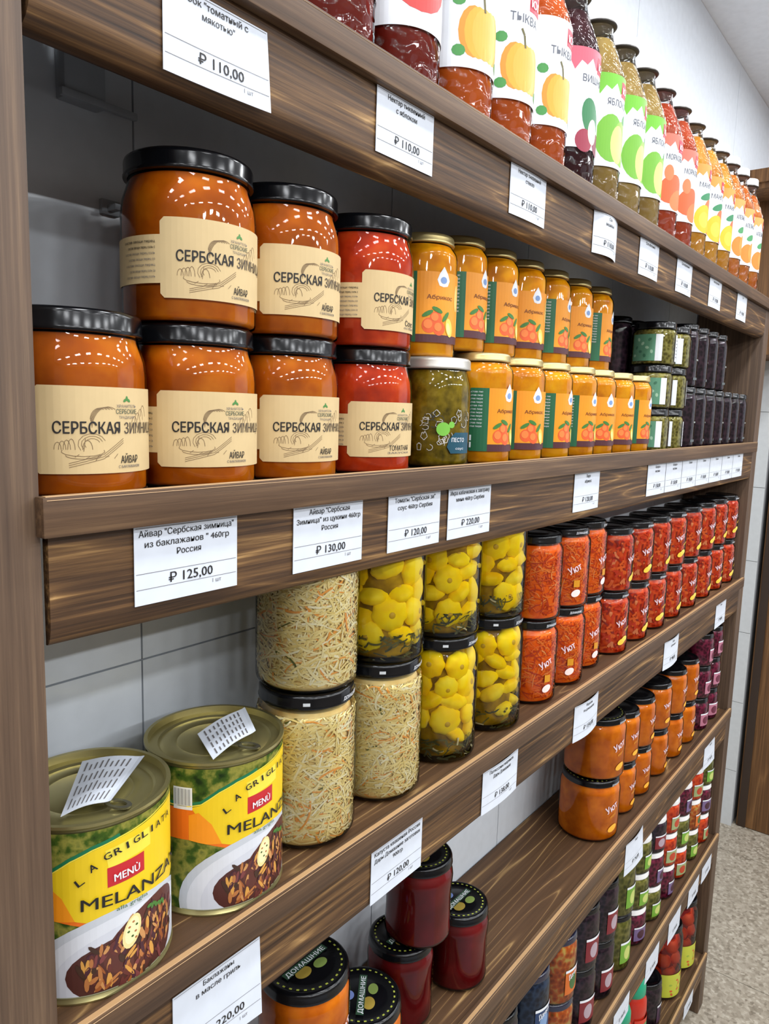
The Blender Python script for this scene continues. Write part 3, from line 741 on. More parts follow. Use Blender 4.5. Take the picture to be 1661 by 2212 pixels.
# big grilled vegetable cans
R_C, H_C = .0488, .1125
HERB = food('printed foliage', [(0.3, (24, 40, 16)), (0.45, (60, 84, 26)), (0.58, (140, 136, 60)), (0.75, (38, 66, 34))], 110, 0.4, 0.0, 5)
def mk_can():
    t = thing('food_can', '', 'can'); r = R_C; rad = math.radians
    m = MB()
    m.lathe([(0, .0015), (r - .004, .0015), (r - .003, 0), (r + .0012, 0), (r + .0016, .0014), (r + .0004, .0034), (r, .0045), (r, H_C - .0045), (r + .0004, H_C - .0034), (r + .0016, H_C - .0018), (r + .0014, H_C), (r - .0012, H_C), (r - .0022, H_C - .0045), (r - .008, H_C - .0045), (r - .0095, H_C - .0056), (r - .012, H_C - .0045), (r - .020, H_C - .0045), (r - .0215, H_C - .0052), (r - .024, H_C - .0045), (0, H_C - .0045)], 72)
    body = m.build('can_body', TIN, t, True, 35)
    m = MB()   # ring pull
    ring = [(.0085 * math.cos(a), .006 * math.sin(a)) for a in [2 * PI * k / 16 for k in range(16)]]
    inn = [(.0055 * math.cos(a), .0035 * math.sin(a)) for a in [2 * PI * k / 16 for k in range(16)]]
    vs = [(x, y, 0) for x, y in ring] + [(x, y, 0) for x, y in inn] + [(x, y, .0012) for x, y in ring] + [(x, y, .0012) for x, y in inn]
    fs = []
    for k in range(16):
        q = (k + 1) % 16
        fs += [(32 + k, 32 + q, 48 + q, 48 + k), (k, q, 32 + q, 32 + k), (16 + q, 16 + k, 48 + k, 48 + q), (q, k, 16 + k, 16 + q)]
    m.add(vs, fs); m.box(.006, .016, -.003, .003, 0, .0012)
    tab = m.build('pull_tab', TIN_B, t, True, 40); tab.location = (.004, -.032, H_C - .003); tab.rotation_euler = (.1, -.12, PI * .5 + .7)
    def X(d): return rad(d) * r
    W = cyl(r)
    p = Print()
    p.rect(X(-150), .0045, X(120), H_C - .0048, HERB, 1)
    lb = p.build('label', t, W, thick=.00012)
    p = Print(); YE = ink(232, 196, 22); YL = ink(240, 218, 70); OR = ink(232, 110, 20); GN = ink(20, 110, 70)
    band = [(X(-150), .0530), (X(-58), .0530), (X(-44), .0500), (X(-20), .0440), (X(-20), .0740), (X(-52), .0740), (X(-150), .0755)]
    p.poly(band, OR, 2)
    # green and yellow border lines climbing to the right
    up = [(X(-150), .0765), (X(-60), .0758), (X(-50), .0775), (X(-36), .0850), (X(-22), .0900), (X(-4), .0935), (X(30), .0975), (X(70), .0975)]
    p.line([(a, b + .0014) for a, b in up[:6]], .0020, GN, 3).line(up, .0007, YL, 5)
    p.poly([(X(-58), .0752), (X(-50), .0770), (X(-36), .0845), (X(-22), .0895), (X(-4), .0930), (X(30), .0965), (X(72), .0965), (X(72), .0480), (X(30), .0430), (X(-10), .0440), (X(-34), .0500), (X(-44), .058)], YE, 4)
    p.poly([(X(-14), .0880), (X(2), .0900), (X(20), .0910), (X(20), .0800), (X(4), .0790), (X(-12), .0770)], YL, 5)
    p.poly([(X(-52), .0720), (X(-42), .0640), (X(-34), .0500), (X(-46), .0505), (X(-60), .0530), (X(-60), .0700)], ink(240, 146, 20), 5)
    # plate
    p.ell(X(6), .0105, .0640, .0420, ink(196, 200, 206), 5, 0, 40)
    p.ell(X(8), .0100, .0600, .0385, ink(216, 218, 224), 6, 0, 40)
    p.ell(X(8), .0100, .0500, .0320, ink(206, 208, 216), 7, 0, 40)
    p.rect(X(-66), .0045, X(80), .0052, ink(150, 150, 120), 9)
    # grilled aubergine pile
    random.seed(11)
    cols = [ink(150, 84, 42), ink(176, 112, 62), ink(96, 46, 40), ink(70, 34, 44), ink(196, 140, 84), ink(120, 60, 58), ink(64, 40, 28), ink(208, 150, 70)]
    p.ell(X(2), .0165, .0370, .0190, ink(78, 40, 34), 8, 0, 26)
    p.ell(X(16), .0290, .0290, .0170, ink(90, 46, 38), 8, .3, 26)
    for i in range(170):
        a = random.uniform(0, 2 * PI); q = random.random() ** .5
        cx, cz = X(8) + .034 * q * math.cos(a), .0225 + .0185 * q * math.sin(a) + .004 * q * math.cos(a)
        p.ell(cx, cz, random.uniform(.002, .0055), random.uniform(.0007, .0016), random.choice(cols), 9 + i * .03, random.uniform(.4, 2.4), 8)
    p.ell(X(3), .0345, .0056, .0100, ink(232, 216, 150), 15, -.30, 18).ell(X(3), .0350, .0042, .0080, ink(240, 230, 176), 15.6, -.30, 14)
    for i in range(7): p.ell(X(3) + random.uniform(-.003, .003), .0345 + random.uniform(-.006, .006), .0009, .0007, random.choice([ink(176, 112, 62), ink(60, 90, 30)]), 16.2, 0, 7)
    for i in range(6): p.ell(X(18 + i * 3), .0430 - i * .001, .0022, .0012, ink(70, 120, 50), 15, i, 8)
    # red badge, bar code
    p.poly([(X(-13), .0660), (X(14), .0670), (X(14), .0785), (X(-13), .0775)], ink(190, 36, 44), 6)
    p.rect(X(-73), .0735, X(-57), .0885, LABW, 5)
    for i in range(14): p.rect(X(-72 + i), .0765, X(-72 + i + .35 + .3 * (i % 3 == 0)), .0875, ink(120, 124, 130), 6)
    p.e = [([(x, .0045 + (zz - .0045) * 1.07) for x, zz in pts], fs, mi, h, cut) for pts, fs, mi, h, cut in p.e]
    p.build('printed_picture', lb, cyl(r, lift=.0006), thick=.00005, zr=(.0046, H_C - .0050))
    p = Print()
    for ch, d, zz, ro in (('L', -29, .0715, .95), ('A', -21, .0785, .75)): p.text(ch, X(d), zz, .0062, INK, 3, width=.0042, bold=.03, rot=ro * .6)
    for i, ch in enumerate('GRIGLIATA'):
        d = -12 + i * 6.6; p.text(ch, X(d), .0832 + .0042 * math.sin(PI * min(i, 5) / 10.5), .0058, INK, 3, width=.0042 if ch != 'I' else .0012, bold=.03, rot=.30 - i * .05)
    p.text('MENÙ', X(0.5), .0692, .0062, LABW, 3, width=.0155, bold=.03, rot=.04)
    p.text('MELANZANE', X(-30), .0560, .0098, INK, 3, width=X(96), bold=.02, align='L', rot=-.02)
    p.text('alla griglia', X(4), .0510, .0034, ink(60, 100, 50), 3, width=.020)
    p.e = [([(x, .0045 + (zz - .0045) * 1.07) for x, zz in pts], fs, mi, h, cut) for pts, fs, mi, h, cut in p.e]
    p.build('lettering', lb, cyl(r, lift=.0016), thick=.00006)
    return t
c1 = place('can', mk_can, (.0492, .0525, z), D(-6), 'large melanzane can at the left upright, nearer the picture bottom', 'big yellow and green vegetable cans')
c2 = place('can', mk_can, (.1502, .0525, z), D(0), 'large melanzane can beside the first sauerkraut jars', 'big yellow and green vegetable cans')
def paper_slip(corners, zt, label, bulge=.008):
    t = thing('paper_slip', label, 'paper', (0, 0, 0), 0, 'printed paper slips on the can lids')
    a, b_, c, d = [Vector((x, y, 0)) for x, y in corners]
    def f(u, v, h):
        p = (a * (1 - u) + b_ * u) * (1 - v) + (d * (1 - u) + c * u) * v
        zz = zt + .0006 + bulge * (u ** 1.5) * .6 + bulge * math.sin(PI * min(1, u * 1.1)) * .35 + h * 1.0
        return (p.x, p.y, zz)
    m = MB(); n = 14
    for k in range(n):
        u0, u1 = k / n, (k + 1) / n
        vs = [f(u0, 0, 0), f(u1, 0, 0), f(u1, 1, 0), f(u0, 1, 0)]
        vb = [(p[0], p[1], p[2] - .0003) for p in vs]
        m.add(vs + vb, [(0, 3, 2, 1)[::-1] if False else (3, 2, 1, 0), (4, 5, 6, 7), (0, 1, 5, 4), (2, 3, 7, 6)])
    sheet = m.build('sheet', PAPER, t)
    p = Print()
    for i in range(9):
        for j in range(4):
            p.rect(.10 + i * .088, .06 + j * .23, .125 + i * .088, .24 + j * .23 - (i * 3 % 4) * .02, INKG)
    p.build('lettering', sheet, lambda u, v, h: f(u, v, h), step=.08, thick=.0003)
    return t
paper_slip([(.1220, .0200), (.166, .026), (.1890, .0640), (.140, .0600)], z + H_C - .001, 'curled white paper slip on the second can lid, by the ring pull', .007)
paper_slip([(.0190, .0300), (.0440, .0180), (.0900, .0520), (.0630, .0830)], z + H_C - .001, 'curled white paper slip on the first can lid, by the left upright', .007)

# strands ------------------------------------------------------------------
def strands(name, t, r, z0, z1, n, mats, seed, ln=(.010, .026), wd=(.0007, .0016), weights=None, zbias=0, vert=.5):
    random.seed(seed); m = MB()
    for i in range(n):
        a = random.uniform(0, 2 * PI); zz = random.uniform(z0, z1)
        th = random.gauss(0, vert) + (PI / 2 if random.random() < .25 else 0)
        L_ = random.uniform(*ln); wv = random.uniform(*wd); cv = random.uniform(-1.6, 1.6)
        R_ = r - random.uniform(.0002, .0022); mi = random.choices(range(len(mats)), weights)[0]
        vs = []; S = 5
        x, y = a * r, zz
        for k in range(S + 1):
            d = th + cv * (k / S - .5)
            nx, ny = -math.sin(d) * wv / 2, math.cos(d) * wv / 2
            for sg in (-1, 1):
                px, py = x + sg * nx, min(max(y + sg * ny, z0), z1)
                rr = R_ + .0004 * math.sin(k * 1.3 + i)
                vs.append((rr * math.cos(px / r), rr * math.sin(px / r), py))
            x += math.cos(d) * L_ / S; y += math.sin(d) * L_ / S
        m.add(vs, [(2 * k, 2 * k + 2, 2 * k + 3, 2 * k + 1) for k in range(S)], mi)
    o = m.build(name, mats, t, True, 180); o['kind'] = 'stuff'
    return o
CAB = [flat('cabbage pale', (255, 242, 186), .4), flat('cabbage cream', (252, 232, 160), .4), flat('cabbage olive', (240, 216, 138), .4), flat('carrot shred', (246, 168, 76), .4), flat('cabbage white', (255, 248, 212), .4), flat('dill', (90, 100, 40), .5)]
R_S, H_S = .0422, .1290
def mk_kraut(seed, lidtext=True):
    def mk():
        t = thing('sauerkraut_jar', '', 'jar')
        g, l = jar_parts(t, R_S, H_S, .0115, .0392, .0372, .100, .0075, content=F_KRAUT, n=48, inner=.0042, fill=.113)
        strands('shredded_cabbage', t, R_S - .0012, .006, .111, 2400, CAB, seed, ln=(.014, .032), wd=(.0008, .0018), weights=[5, 6, 5, 1.5, 1.6, .15])
        # a denser drift of carrot
        p = Print(); k = 0
        for i in range(10): p.rect(-.045 + i * .0105, H_S - .0078, -.0395 + i * .0105, H_S - .0052, ink(200, 204, 208), 1) if i in (1, 6, 7) else None
        p.text('ДОМАШНИЕ', .012, H_S - .0082, .0040, LABW, 2, width=.022, bold=.02)
        p.build('lettering', l, cyl(.0395))
        p = Print(); p.ell(.045, .032, .0035, .0055, LABW, 1).ell(.040, .062, .006, .006, ink(90, 120, 60), 1, .4).rect(.050, .02, .060, .07, ink(206, 186, 120), 1)
        p.build('label', t, cyl(R_S))
        return t
    return mk
G = 'sauerkraut jars'
place('sk1', mk_kraut(1), (.2415, .0475, z), D(0), 'bottom sauerkraut jar, right beside the big can', G)
place('sk2', mk_kraut(2), (.2425, .0485, z + H_S + .0002), D(10), 'upper sauerkraut jar, stacked above the one beside the can', G)
place('sk3', mk_kraut(3), (.3370, .0475, z), D(0), 'bottom sauerkraut jar under the first yellow squash jar', G)

# pattypan squash jars ------------------------------------------------------
YEL = food('yellow squash skin', [(0.3, (248, 196, 0)), (0.5, (255, 222, 4)), (0.75, (255, 236, 60))], 40, 0.35, 0.05)
STEM = flat('squash stem scar', (206, 168, 30), .6)
def squash_mesh(r, lobes, seed):
    m = MB(); random.seed(seed); N = 30
    prof = [(0, -.60), (.35, -.62), (.74, -.46), (.96, -.14), (1.0, .05), (.90, .26), (.60, .50), (.25, .60), (0, .56)]
    rings = []
    for pr_, pz in prof:
        if pr_ == 0: rings.append([len(m.v)]); m.v.append((0, 0, pz * r * .9)); continue
        ids = []
        for k in range(N):
            a = 2 * PI * k / N; q = 1 + .055 * math.cos(lobes * a) * pr_ ** 2
            ids.append(len(m.v)); m.v.append((r * pr_ * q * math.cos(a), r * pr_ * q * math.sin(a), pz * r * .9))
        rings.append(ids)
    for a, b_ in zip(rings, rings[1:]):
        for k in range(N):
            q = (k + 1) % N
            f = (a[0], b_[q], b_[k]) if len(a) == 1 else ((a[k], a[q], b_[0]) if len(b_) == 1 else (a[k], a[q], b_[q], b_[k]))
            m.f.append(f); m.m.append(0)
    o2 = len(m.v)
    m.lathe([(0, .52 * r), (r * .2, .51 * r), (r * .17, .56 * r), (0, .57 * r)], 10, 1)
    return m.mesh('squash', [YEL, STEM], True, 60)
SQ = [squash_mesh(.0165, 9, 1), squash_mesh(.0145, 8, 2), squash_mesh(.0125, 10, 3)]
HERBS = [flat('herb dark', (58, 60, 18), .5), flat('herb olive', (96, 92, 30), .5), flat('garlic white', (206, 196, 150), .4)]
def mk_squash_jar(seed):
    def mk():
        t = thing('pickled_squash_jar', '', 'jar'); r = R_S; rnd = random.Random(seed)
        g, l = jar_parts(t, r, H_S, .0115, .0392, .0372, .100, .0055, content=F_PICKLE, n=48, inner=.0120, fill=.112)
        done = []
        for tier in range(5):
            nn = 7
            for k in range(nn):
                a = 2 * PI * (k + .5 * (tier % 2) + rnd.uniform(-.12, .12)) / nn
                zz = .0235 + tier * .0190 + rnd.uniform(-.003, .003)
                if tier == 0 and rnd.random() < .35: continue
                s_ = rnd.choice([0, 0, 1, 1, 2]); me = SQ[s_]
                o = link(bpy.data.objects.new('pattypan_squash', me), t)
                rr = r - .0014
                tilt = rnd.uniform(-.5, .5)
                # lay the squash against the glass, scalloped face outwards or edge on
                edge = rnd.random() < .45
                inset = {0: .0165, 1: .0145, 2: .0125}[s_] * (1.0 if edge else .66)
                d = rr - inset
                o.location = (d * math.cos(a), d * math.sin(a), zz)
                if edge: o.rotation_euler = (rnd.uniform(-.5, .5), rnd.uniform(-.6, .6), rnd.uniform(0, 6))
                else: o.rotation_euler = (0, PI / 2 + tilt * .35, a)
        strands('herbs', t, r - .0012, .004, .026, 150, HERBS, seed + 40, (.006, .016), (.0008, .0022), [5, 4, .6])
        p = Print()
        for i in (1, 6): p.rect(-.045 + i * .0105, H_S - .0078, -.0395 + i * .0105, H_S - .0052, ink(200, 204, 208), 1)
        p.text('ДОМАШНИЕ', .006, H_S - .0082, .0040, LABW, 2, width=.022, bold=.02)
        p.build('lettering', l, cyl(.0395))
        p = Print(); p.ell(.034, .058, .0032, .0065, ink(214, 200, 190), 1)
        p.build('label', t, cyl(r))
        return t
    return mk
G = 'yellow pattypan squash jars'
place('sq1', mk_squash_jar(1), (.3380, .0485, z + H_S + .0002), D(0), 'upper yellow pattypan squash jar, on top of a sauerkraut jar', G)
place('sq2', mk_squash_jar(2), (.4370, .0475, z), D(0), 'lower yellow pattypan squash jar, left of the two, dark herbs below', G)
place('sq3', mk_squash_jar(3), (.4370, .0485, z + H_S + .0002), D(20), 'upper yellow pattypan squash jar, middle of the three upper ones', G)
place('sq4', mk_squash_jar(4), (.5360, .0475, z), D(0), 'lower yellow pattypan squash jar next to the shredded carrot', G)
place('sq5', mk_squash_jar(5), (.5350, .0485, z + H_S + .0002), D(40), 'upper yellow pattypan squash jar next to the shredded carrot', G)

# carrot jars ----------------------------------------------------------------
CAR = [flat('carrot a', (254, 118, 26), .4), flat('carrot b', (206, 64, 8), .4), flat('carrot c', (255, 144, 50), .4), flat('carrot d', (255, 176, 96), .4)]
WTXT = ink(226, 206, 214)
def script_mark(p, X, zz, col2, rot=.45):
    p.text('Уют', X(-14), zz, .0125, WTXT, 2, width=.0185, bold=.045, rot=rot)
def mk_carrot():
    t = thing('carrot_salad_jar', '', 'jar'); r = .0365; rad = math.radians
    g, l = jar_parts(t, r, .1040, .0100, .0335, .0318, .084, .005, content=F_CARROT, n=40, inner=.0036, fill=.091)
    strands('shredded_carrot', t, r - .0012, .007, .086, 780, CAR, 21, (.008, .020), (.0008, .0016), [6, 4, 3, 1], vert=.7)
    def X(d): return rad(d) * r
    p = Print(); script_mark(p, X, .048, None); p.build('lettering', t, cyl(r))
    p = Print(); p.ell(X(-12), .020, .0068, .0046, ink(246, 226, 220), 1, .35).rect(X(-18), .028, X(-4), .037, ink(206, 140, 20), 1)
    p.build('label', t, cyl(r))
    p = Print(); p.text('ДОМАШНИЕ', 0, .0965, .0040, LABW, 1, width=.020, bold=.02); p.build('lid_lettering', l, cyl(.0338))
    return t
G = 'shredded carrot salad jars'
for i, (x, y) in enumerate(((.635, .044), (.719, .044), (.797, .052))):
    place('car', mk_carrot, (x, y, z), D((-8, -22, 0)[i]), 'shredded carrot salad jar, lower row, %s from the left' % ORD[i], G)
    place('car', mk_carrot, (x + .001, y, z + .1042), D((60, -20, 10)[i]), 'shredded carrot salad jar, upper row, %s from the left' % ORD[i], G)

# red pepper stew jars --------------------------------------------------------
CHK = [flat('pepper red', (224, 62, 18), .3), flat('pepper orange', (248, 112, 36), .3), flat('pepper dark', (160, 30, 8), .3), flat('pepper pink', (244, 148, 90), .3)]
def mk_lecho():
    t = thing('pepper_stew_jar', '', 'jar'); r = .0365; rad = math.radians
    g, l = jar_parts(t, r, .0950, .0095, .0335, .0318, .076, .004, content=F_LECHO, n=36, inner=.003, fill=.083)
    strands('pepper_chunks', t, r - .0012, .006, .078, 300, CHK, 31, (.006, .016), (.002, .0048), [6, 3, 3, 1.2], vert=1.0)
    def X(d): return rad(d) * r
    p = Print(); script_mark(p, X, .046, None); p.text('лечо', X(4), .037, .006, ink(240, 190, 60), 2, width=.012, rot=.45, bold=.02); p.build('lettering', t, cyl(r))
    p = Print(); p.ell(X(-14), .020, .0078, .0044, ink(238, 196, 60), 1, .35).ell(X(-4), .024, .006, .004, ink(230, 210, 90), 1, .2)
    p.build('label', t, cyl(r))
    p = Print(); p.text('ДОМАШНИЕ', 0, .0870, .0040, LABW, 1, width=.020, bold=.02); p.build('lid_lettering', l, cyl(.0338))
    return t
G = 'red pepper stew jars'
for i, x in enumerate([.885, .975, 1.062, 1.150, 1.247, 1.345, 1.436, 1.528]):
    place('lec', mk_lecho, (x, .044, z), D((-6, 4, -10, 6, -4, 8, -8, 0)[i]), 'red pepper stew jar, lower row, %s from the left' % ORD[i], G)
    place('lec', mk_lecho, (x + .001, .044, z + .0952), D((14, -6, 8, -8, 4, 0, 6, -4)[i]), 'red pepper stew jar, upper row, %s from the left' % ORD[i], G)

# ------------------------------------------------------------------ fourth shelf
z = SZ[3] - DZ
def mk_caviar(r, h):
    def mk():
        t = thing('squash_caviar_jar', '', 'jar'); rad = math.radians
        g, l = jar_parts(t, r, h, .0095, r - .0028, r - .0045, h * .78, .006, content=F_ORANGE, n=44 if r > .04 else 32)
        def X(d): return rad(d) * r
        k = r / .037
        p = Print(); p.text('Уют', X(-10), h * .52, .0125 * k, WTXT, 2, width=.019 * k, bold=.045, rot=.4); p.text('икра', X(-8), h * .42, .006, ink(226, 150, 40), 2, width=.012, rot=.4, bold=.02); p.build('lettering', t, cyl(r))
        p = Print(); p.ell(X(-8), h * .22, .0080 * k, .0042 * k, ink(244, 176, 50), 1, .3); p.build('label', t, cyl(r))
        p = Print(); p.text('ДОМАШНИЕ', 0, h - .0080, .0040, LABW, 1, width=.020, bold=.02); p.build('lid_lettering', l, cyl(r - .0024))
        if r > .04: lid_print(l, r, h)
        return t
    return mk
G = 'orange squash caviar jars'
place('cav', mk_caviar(.0465, .0980), (.900, .0520, z), D(-8), 'large orange squash caviar jar, bottom of the near stack', G)
place('cav', mk_caviar(.0465, .0980), (.907, .0520, z + .0982), D(-4), 'large orange squash caviar jar, top of the near stack', G)
for i, x in enumerate([.994, 1.072, 1.164, 1.258, 1.342]):
    place('cvs', mk_caviar(.0360, .0880), (x, .048, z), D((4, -6, 8, 0, 4)[i]), 'small orange squash caviar jar, lower row, %s from the left' % ORD[i], G)
    place('cvs', mk_caviar(.0360, .0880), (x + .001, .048, z + .0882), D((-4, 6, -6, 8, 0)[i]), 'small orange squash caviar jar, upper row, %s from the left' % ORD[i], G)
def mk_small(content, lid, lab, r=.0330, h=.0700, name='pickle_jar', word=None):
    def mk():
        t = thing(name, '', 'jar'); rad = math.radians
        g, l = jar_parts(t, r, h, .0095, r - .0018, r - .0035, h * .78, .005, content=content, n=28, lid=lid)
        def X(d): return rad(d) * r
        p = Print(); p.rect(X(-20), h * .16, X(34), h * .50, ink(*lab[0]), 1).ell(X(6), h * .33, .009, h * .12, ink(*lab[1]), 2).rect(X(-20), h * .50, X(34), h * .54, LABW, 2)
        lb = p.build('label', t, cyl(r))
        if word:
            p = Print(); p.text(word, X(6), h * .42, h * .10, LABW, 4, width=.022, bold=.03, rot=.3); p.build('lettering', lb, cyl(r))
        return t
    return mk
PURP = mk_small(F_BEET, LID_BLACK, ((176, 110, 130), (96, 20, 50)), name='beet_jar')
for i, x in enumerate([1.428, 1.504]):
    for j in range(3):
        place('beet', PURP, (x, .042, z + .0702 * j), D(8 * j - 6 * i - 20), 'small purple beet jar at the far end, %s tier, %s column' % (['bottom', 'middle', 'top'][j], ['near', 'far'][i]), 'beet jars')

# near left end of the fourth shelf: fancy-lidded jars
def mk_jam(r, h):
    def mk():
        t = thing('jam_jar', '', 'jar')
        g, l = jar_parts(t, r, h, .0100, r - .0015, r - .0040, h * .76, .006, content=F_JAM, n=44, waist=.0012)
        lid_print(l, r, h)
        p = Print()
        for i in range(3): p.arc(.030, h * (.32 + .12 * i), .0022, .0028, 0, 2 * PI, .0008, ink(196, 150, 80), 1, 8)
        p.rect(.0345, h * .15, .036, h * .62, ink(206, 170, 150), 1)
        p.text('джем', .034, h * .24, .005, ink(206, 170, 150), 2, width=.012, rot=1.2)
        p.build('label', t, cyl(r))
        return t
    return mk
jm = mk_jam(.0365, .0920)
place('jam', jm, (.4150, .0660, z), D(0), 'dark red jam jar with ornate black lid, carrying another jar', 'dark red jam jars')
place('jam', jm, (.4310, .0560, z + .0922), D(14), 'dark red jam jar stacked on top, half hidden by the shelf front', 'dark red jam jars')
place('jam', jm, (.5020, .0480, z), D(0), 'dark red jam jar with ornate black lid, rightmost of the three', 'dark red jam jars')
def mk_adj():
    t = thing('adjika_jar', '', 'jar'); r = .0405; h = .0860
    g, l = jar_parts(t, r, h, .0105, r - .0014, r - .0040, h * .74, .007, content=F_ORANGE, n=48)
    lid_print(l, r, h)
    p = Print(); p.text('Уют', .010, h * .40, .0125, WTXT, 2, width=.020, bold=.045, rot=.4); p.build('lettering', t, cyl(r))
    return t
place('adj', mk_adj, (.3260, .0480, z), D(35), 'orange relish jar seen from above, ornate black and gold lid', 'orange relish jars on the fourth shelf')
place('adj', mk_adj, (.2400, .0480, z), D(0), 'orange relish jar at the very bottom, under another one', 'orange relish jars on the fourth shelf')
place('adj', mk_adj, (.2450, .0480, z + .0862), D(0), 'orange relish jar tucked under the shelf front, raised on another', 'orange relish jars on the fourth shelf')

# ------------------------------------------------------------------ fifth shelf
z = SZ[4] - DZ
K5 = {
 'blk': (F_DARK, LID_BLACK, ((60, 30, 60), (30, 20, 40)), 'black olive', None),
 'blu': (F_BLUE, LID_NAVY, ((30, 56, 96), (120, 150, 190)), 'dark blue berry', 'Дачка'),
 'mix': (F_MIX, LID_NAVY, ((200, 100, 30), (60, 100, 50)), 'orange and green vegetable', 'Дачка'),
 'olv': (F_DARK, LID_BLACK, ((120, 30, 40), (170, 150, 160)), 'glossy black olive', None),
 'grn': (F_GREEN, LID_BLACK, ((110, 160, 50), (190, 200, 110)), 'green pickle', None),
 'bee': (F_BEET, LID_WHITE, ((110, 90, 130), (60, 20, 40)), 'purple beet', None),
 'tom': (F_LECHO, LID_WHITE, ((150, 160, 110), (180, 60, 30)), 'red tomato', None)}
COL5 = [('blk', .590), ('blu', .684), ('mix', .776), ('olv', .862), ('olv', .943), ('grn', 1.024)]
for i, (k, x) in enumerate(COL5):
    ct, ld, lab, nm, word = K5[k]
    for j in range(2):
        place('t5' + k, mk_small(ct, ld, lab, .0375, .1040, 'tall_pickle_jar', word), (x, .046, z + .1042 * j), D(6 * j + 4 * (i % 3) - 24),
              'tall %s jar on the fifth shelf, %s tier, %s from left' % (nm, ['lower', 'upper'][j], ORD[i]), 'tall jars on the fifth shelf')
COL5B = [('bee', 'grn', 'grn'), ('grn', 'bee', 'olv'), ('bee', 'tom', 'tom'), ('tom', 'grn', 'bee'), ('grn', 'mix', 'tom'), ('tom', 'bee', 'grn')]
for i, ks in enumerate(COL5B):
    x = 1.106 + .0845 * i
    for j, k in enumerate(ks):
        ct, ld, lab, nm, word = K5[k]
        place('s5' + k, mk_small(ct, LID_WHITE if (i + j) % 2 else ld, lab, .0345, .0700, 'small_pickle_jar'), (x, .043, z + .0702 * j), D(9 * ((i + j) % 3) - 26),
              'small %s jar on the fifth shelf, %s tier, %s from right end' % (nm, ['bottom', 'middle', 'top'][j], ORD[5 - i]), 'small jars on the fifth shelf')

# ------------------------------------------------------------------ lowest shelf
z = SZ[5] - DZ
def mk_tomato():
    t = thing('tomato_jar', '', 'jar'); r = .0440; h = .1700; rad = math.radians
    g, l = jar_parts(t, r, h, .0110, r - .004, r - .007, h * .78, .010, content=F_JAM, n=40, inner=.016, fill=h * .84, lid=LID_BLACK)
    tm = MB(); tm.lathe([(0, -.0165), (.008, -.0150), (.0150, -.008), (.0172, 0), (.0150, .009), (.008, .0150), (0, .0145)], 20)
    me = tm.mesh('tomato', F_TOM)
    for k in range(5):
        for j in range(4):
            a = 2 * PI * (k + .5 * (j % 2)) / 5
            o = link(bpy.data.objects.new('tomato', me), t); o.location = ((r - .0195) * math.cos(a), (r - .0195) * math.sin(a), .022 + j * .033)
    def X(d): return rad(d) * r
    p = Print(); p.rect(X(-60), .012, X(50), .066, ink(186, 190, 60), 1); lb = p.build('label', t, cyl(r))
    p = Print(); random.seed(3)
    for i in range(22): p.ell(random.uniform(X(-55), X(45)), random.uniform(.016, .062), .004, .0025, random.choice([ink(96, 140, 50), ink(220, 190, 60), ink(150, 170, 60), ink(200, 90, 40)]), 2 + i * .05, i, 8)
    p.build('printed_picture', lb, cyl(r))
    return t
for i, x in enumerate([1.395, 1.508]):
    place('tmj', mk_tomato, (x, .052, z), D(-8 + 6 * i), 'large tomato jar with yellow green label on the lowest shelf, %s' % ['left one', 'by the end panel'][i], 'tomato jars on the lowest shelf')
def mk_squeeze():
    t = thing('sauce_bottle', '', 'bottle'); r = .0300
    m = MB(); m.lathe([(0, 0), (r - .004, 0), (r, .004), (r, .05), (r - .004, .075), (r, .10), (r - .001, .120), (r - .006, .132), (.020, .136)], 32)
    m.build('bottle_body', flat('red squeeze bottle', (190, 44, 26), .3), t)
    m = MB(); m.lathe([(.0250, .132), (.0262, .134), (.0258, .150), (.0220, .162), (.012, .169), (0, .171)], 28)
    m.build('cap', flat('teal green cap', (30, 160, 120), .3), t)
    p = Print(); p.rect(-.03, .03, .03, .09, ink(210, 60, 40), 1).rect(-.01, .05, .02, .08, ink(90, 150, 90), 2); p.build('label', t, cyl(r + .0006))
    return t
for i, x in enumerate([1.105, 1.190]):
    place('sqz', mk_squeeze, (x, .046, z), 0, 'red sauce squeeze bottle with teal cap on the lowest shelf, %s one' % ['nearer', 'farther'][i], 'squeeze bottles')
for i, x in enumerate([1.285]):
    place('t5blk', mk_small(*K5['blk'][:3], .0375, .1040, 'tall_pickle_jar'), (x, .052, z), 0, 'dark jar on the lowest shelf between bottles and tomato jars')

# ------------------------------------------------------------------ juice bottles on the top shelf
z = SZ[0] - DZ
R_B, H_B = .0375, .2300
class Big:
    """draws a fruit picture enlarged about the foot of the label"""
    def __init__(s, p, k=1.35, z0=.048): s.p, s.k, s.z0 = p, k, z0
    def q(s, z): return s.z0 + (z - .040) * s.k
    def ell(s, cx, cz, rx, rz, m, h=1, rot=0, n=20): s.p.ell(cx * s.k, s.q(cz), rx * s.k, rz * s.k, m, h, rot, n); return s
    def line(s, pts, wd, m, h=1): s.p.line([(x * s.k, s.q(z)) for x, z in pts], wd * s.k, m, h); return s
def pic_pumpkin(p, X):
    for k, c in ((-14, (214, 140, 30)), (14, (226, 160, 50)), (-8, (232, 164, 44)), (8, (240, 184, 80)), (0, (236, 170, 60))):
        p.ell(X(k), .062, .0105, .0155, ink(*c), 3 + abs(14 - abs(k)) * .05, 0, 16)
    p.line([(X(-1), .075), (X(-3), .083), (X(-7), .087)], .0018, ink(92, 84, 30), 5)
    for dx, dz in ((-30, .080), (-29, .050), (27, .048)): p.ell(X(dx), dz, .0045, .0036, ink(60, 140, 60), 4, 0, 10)
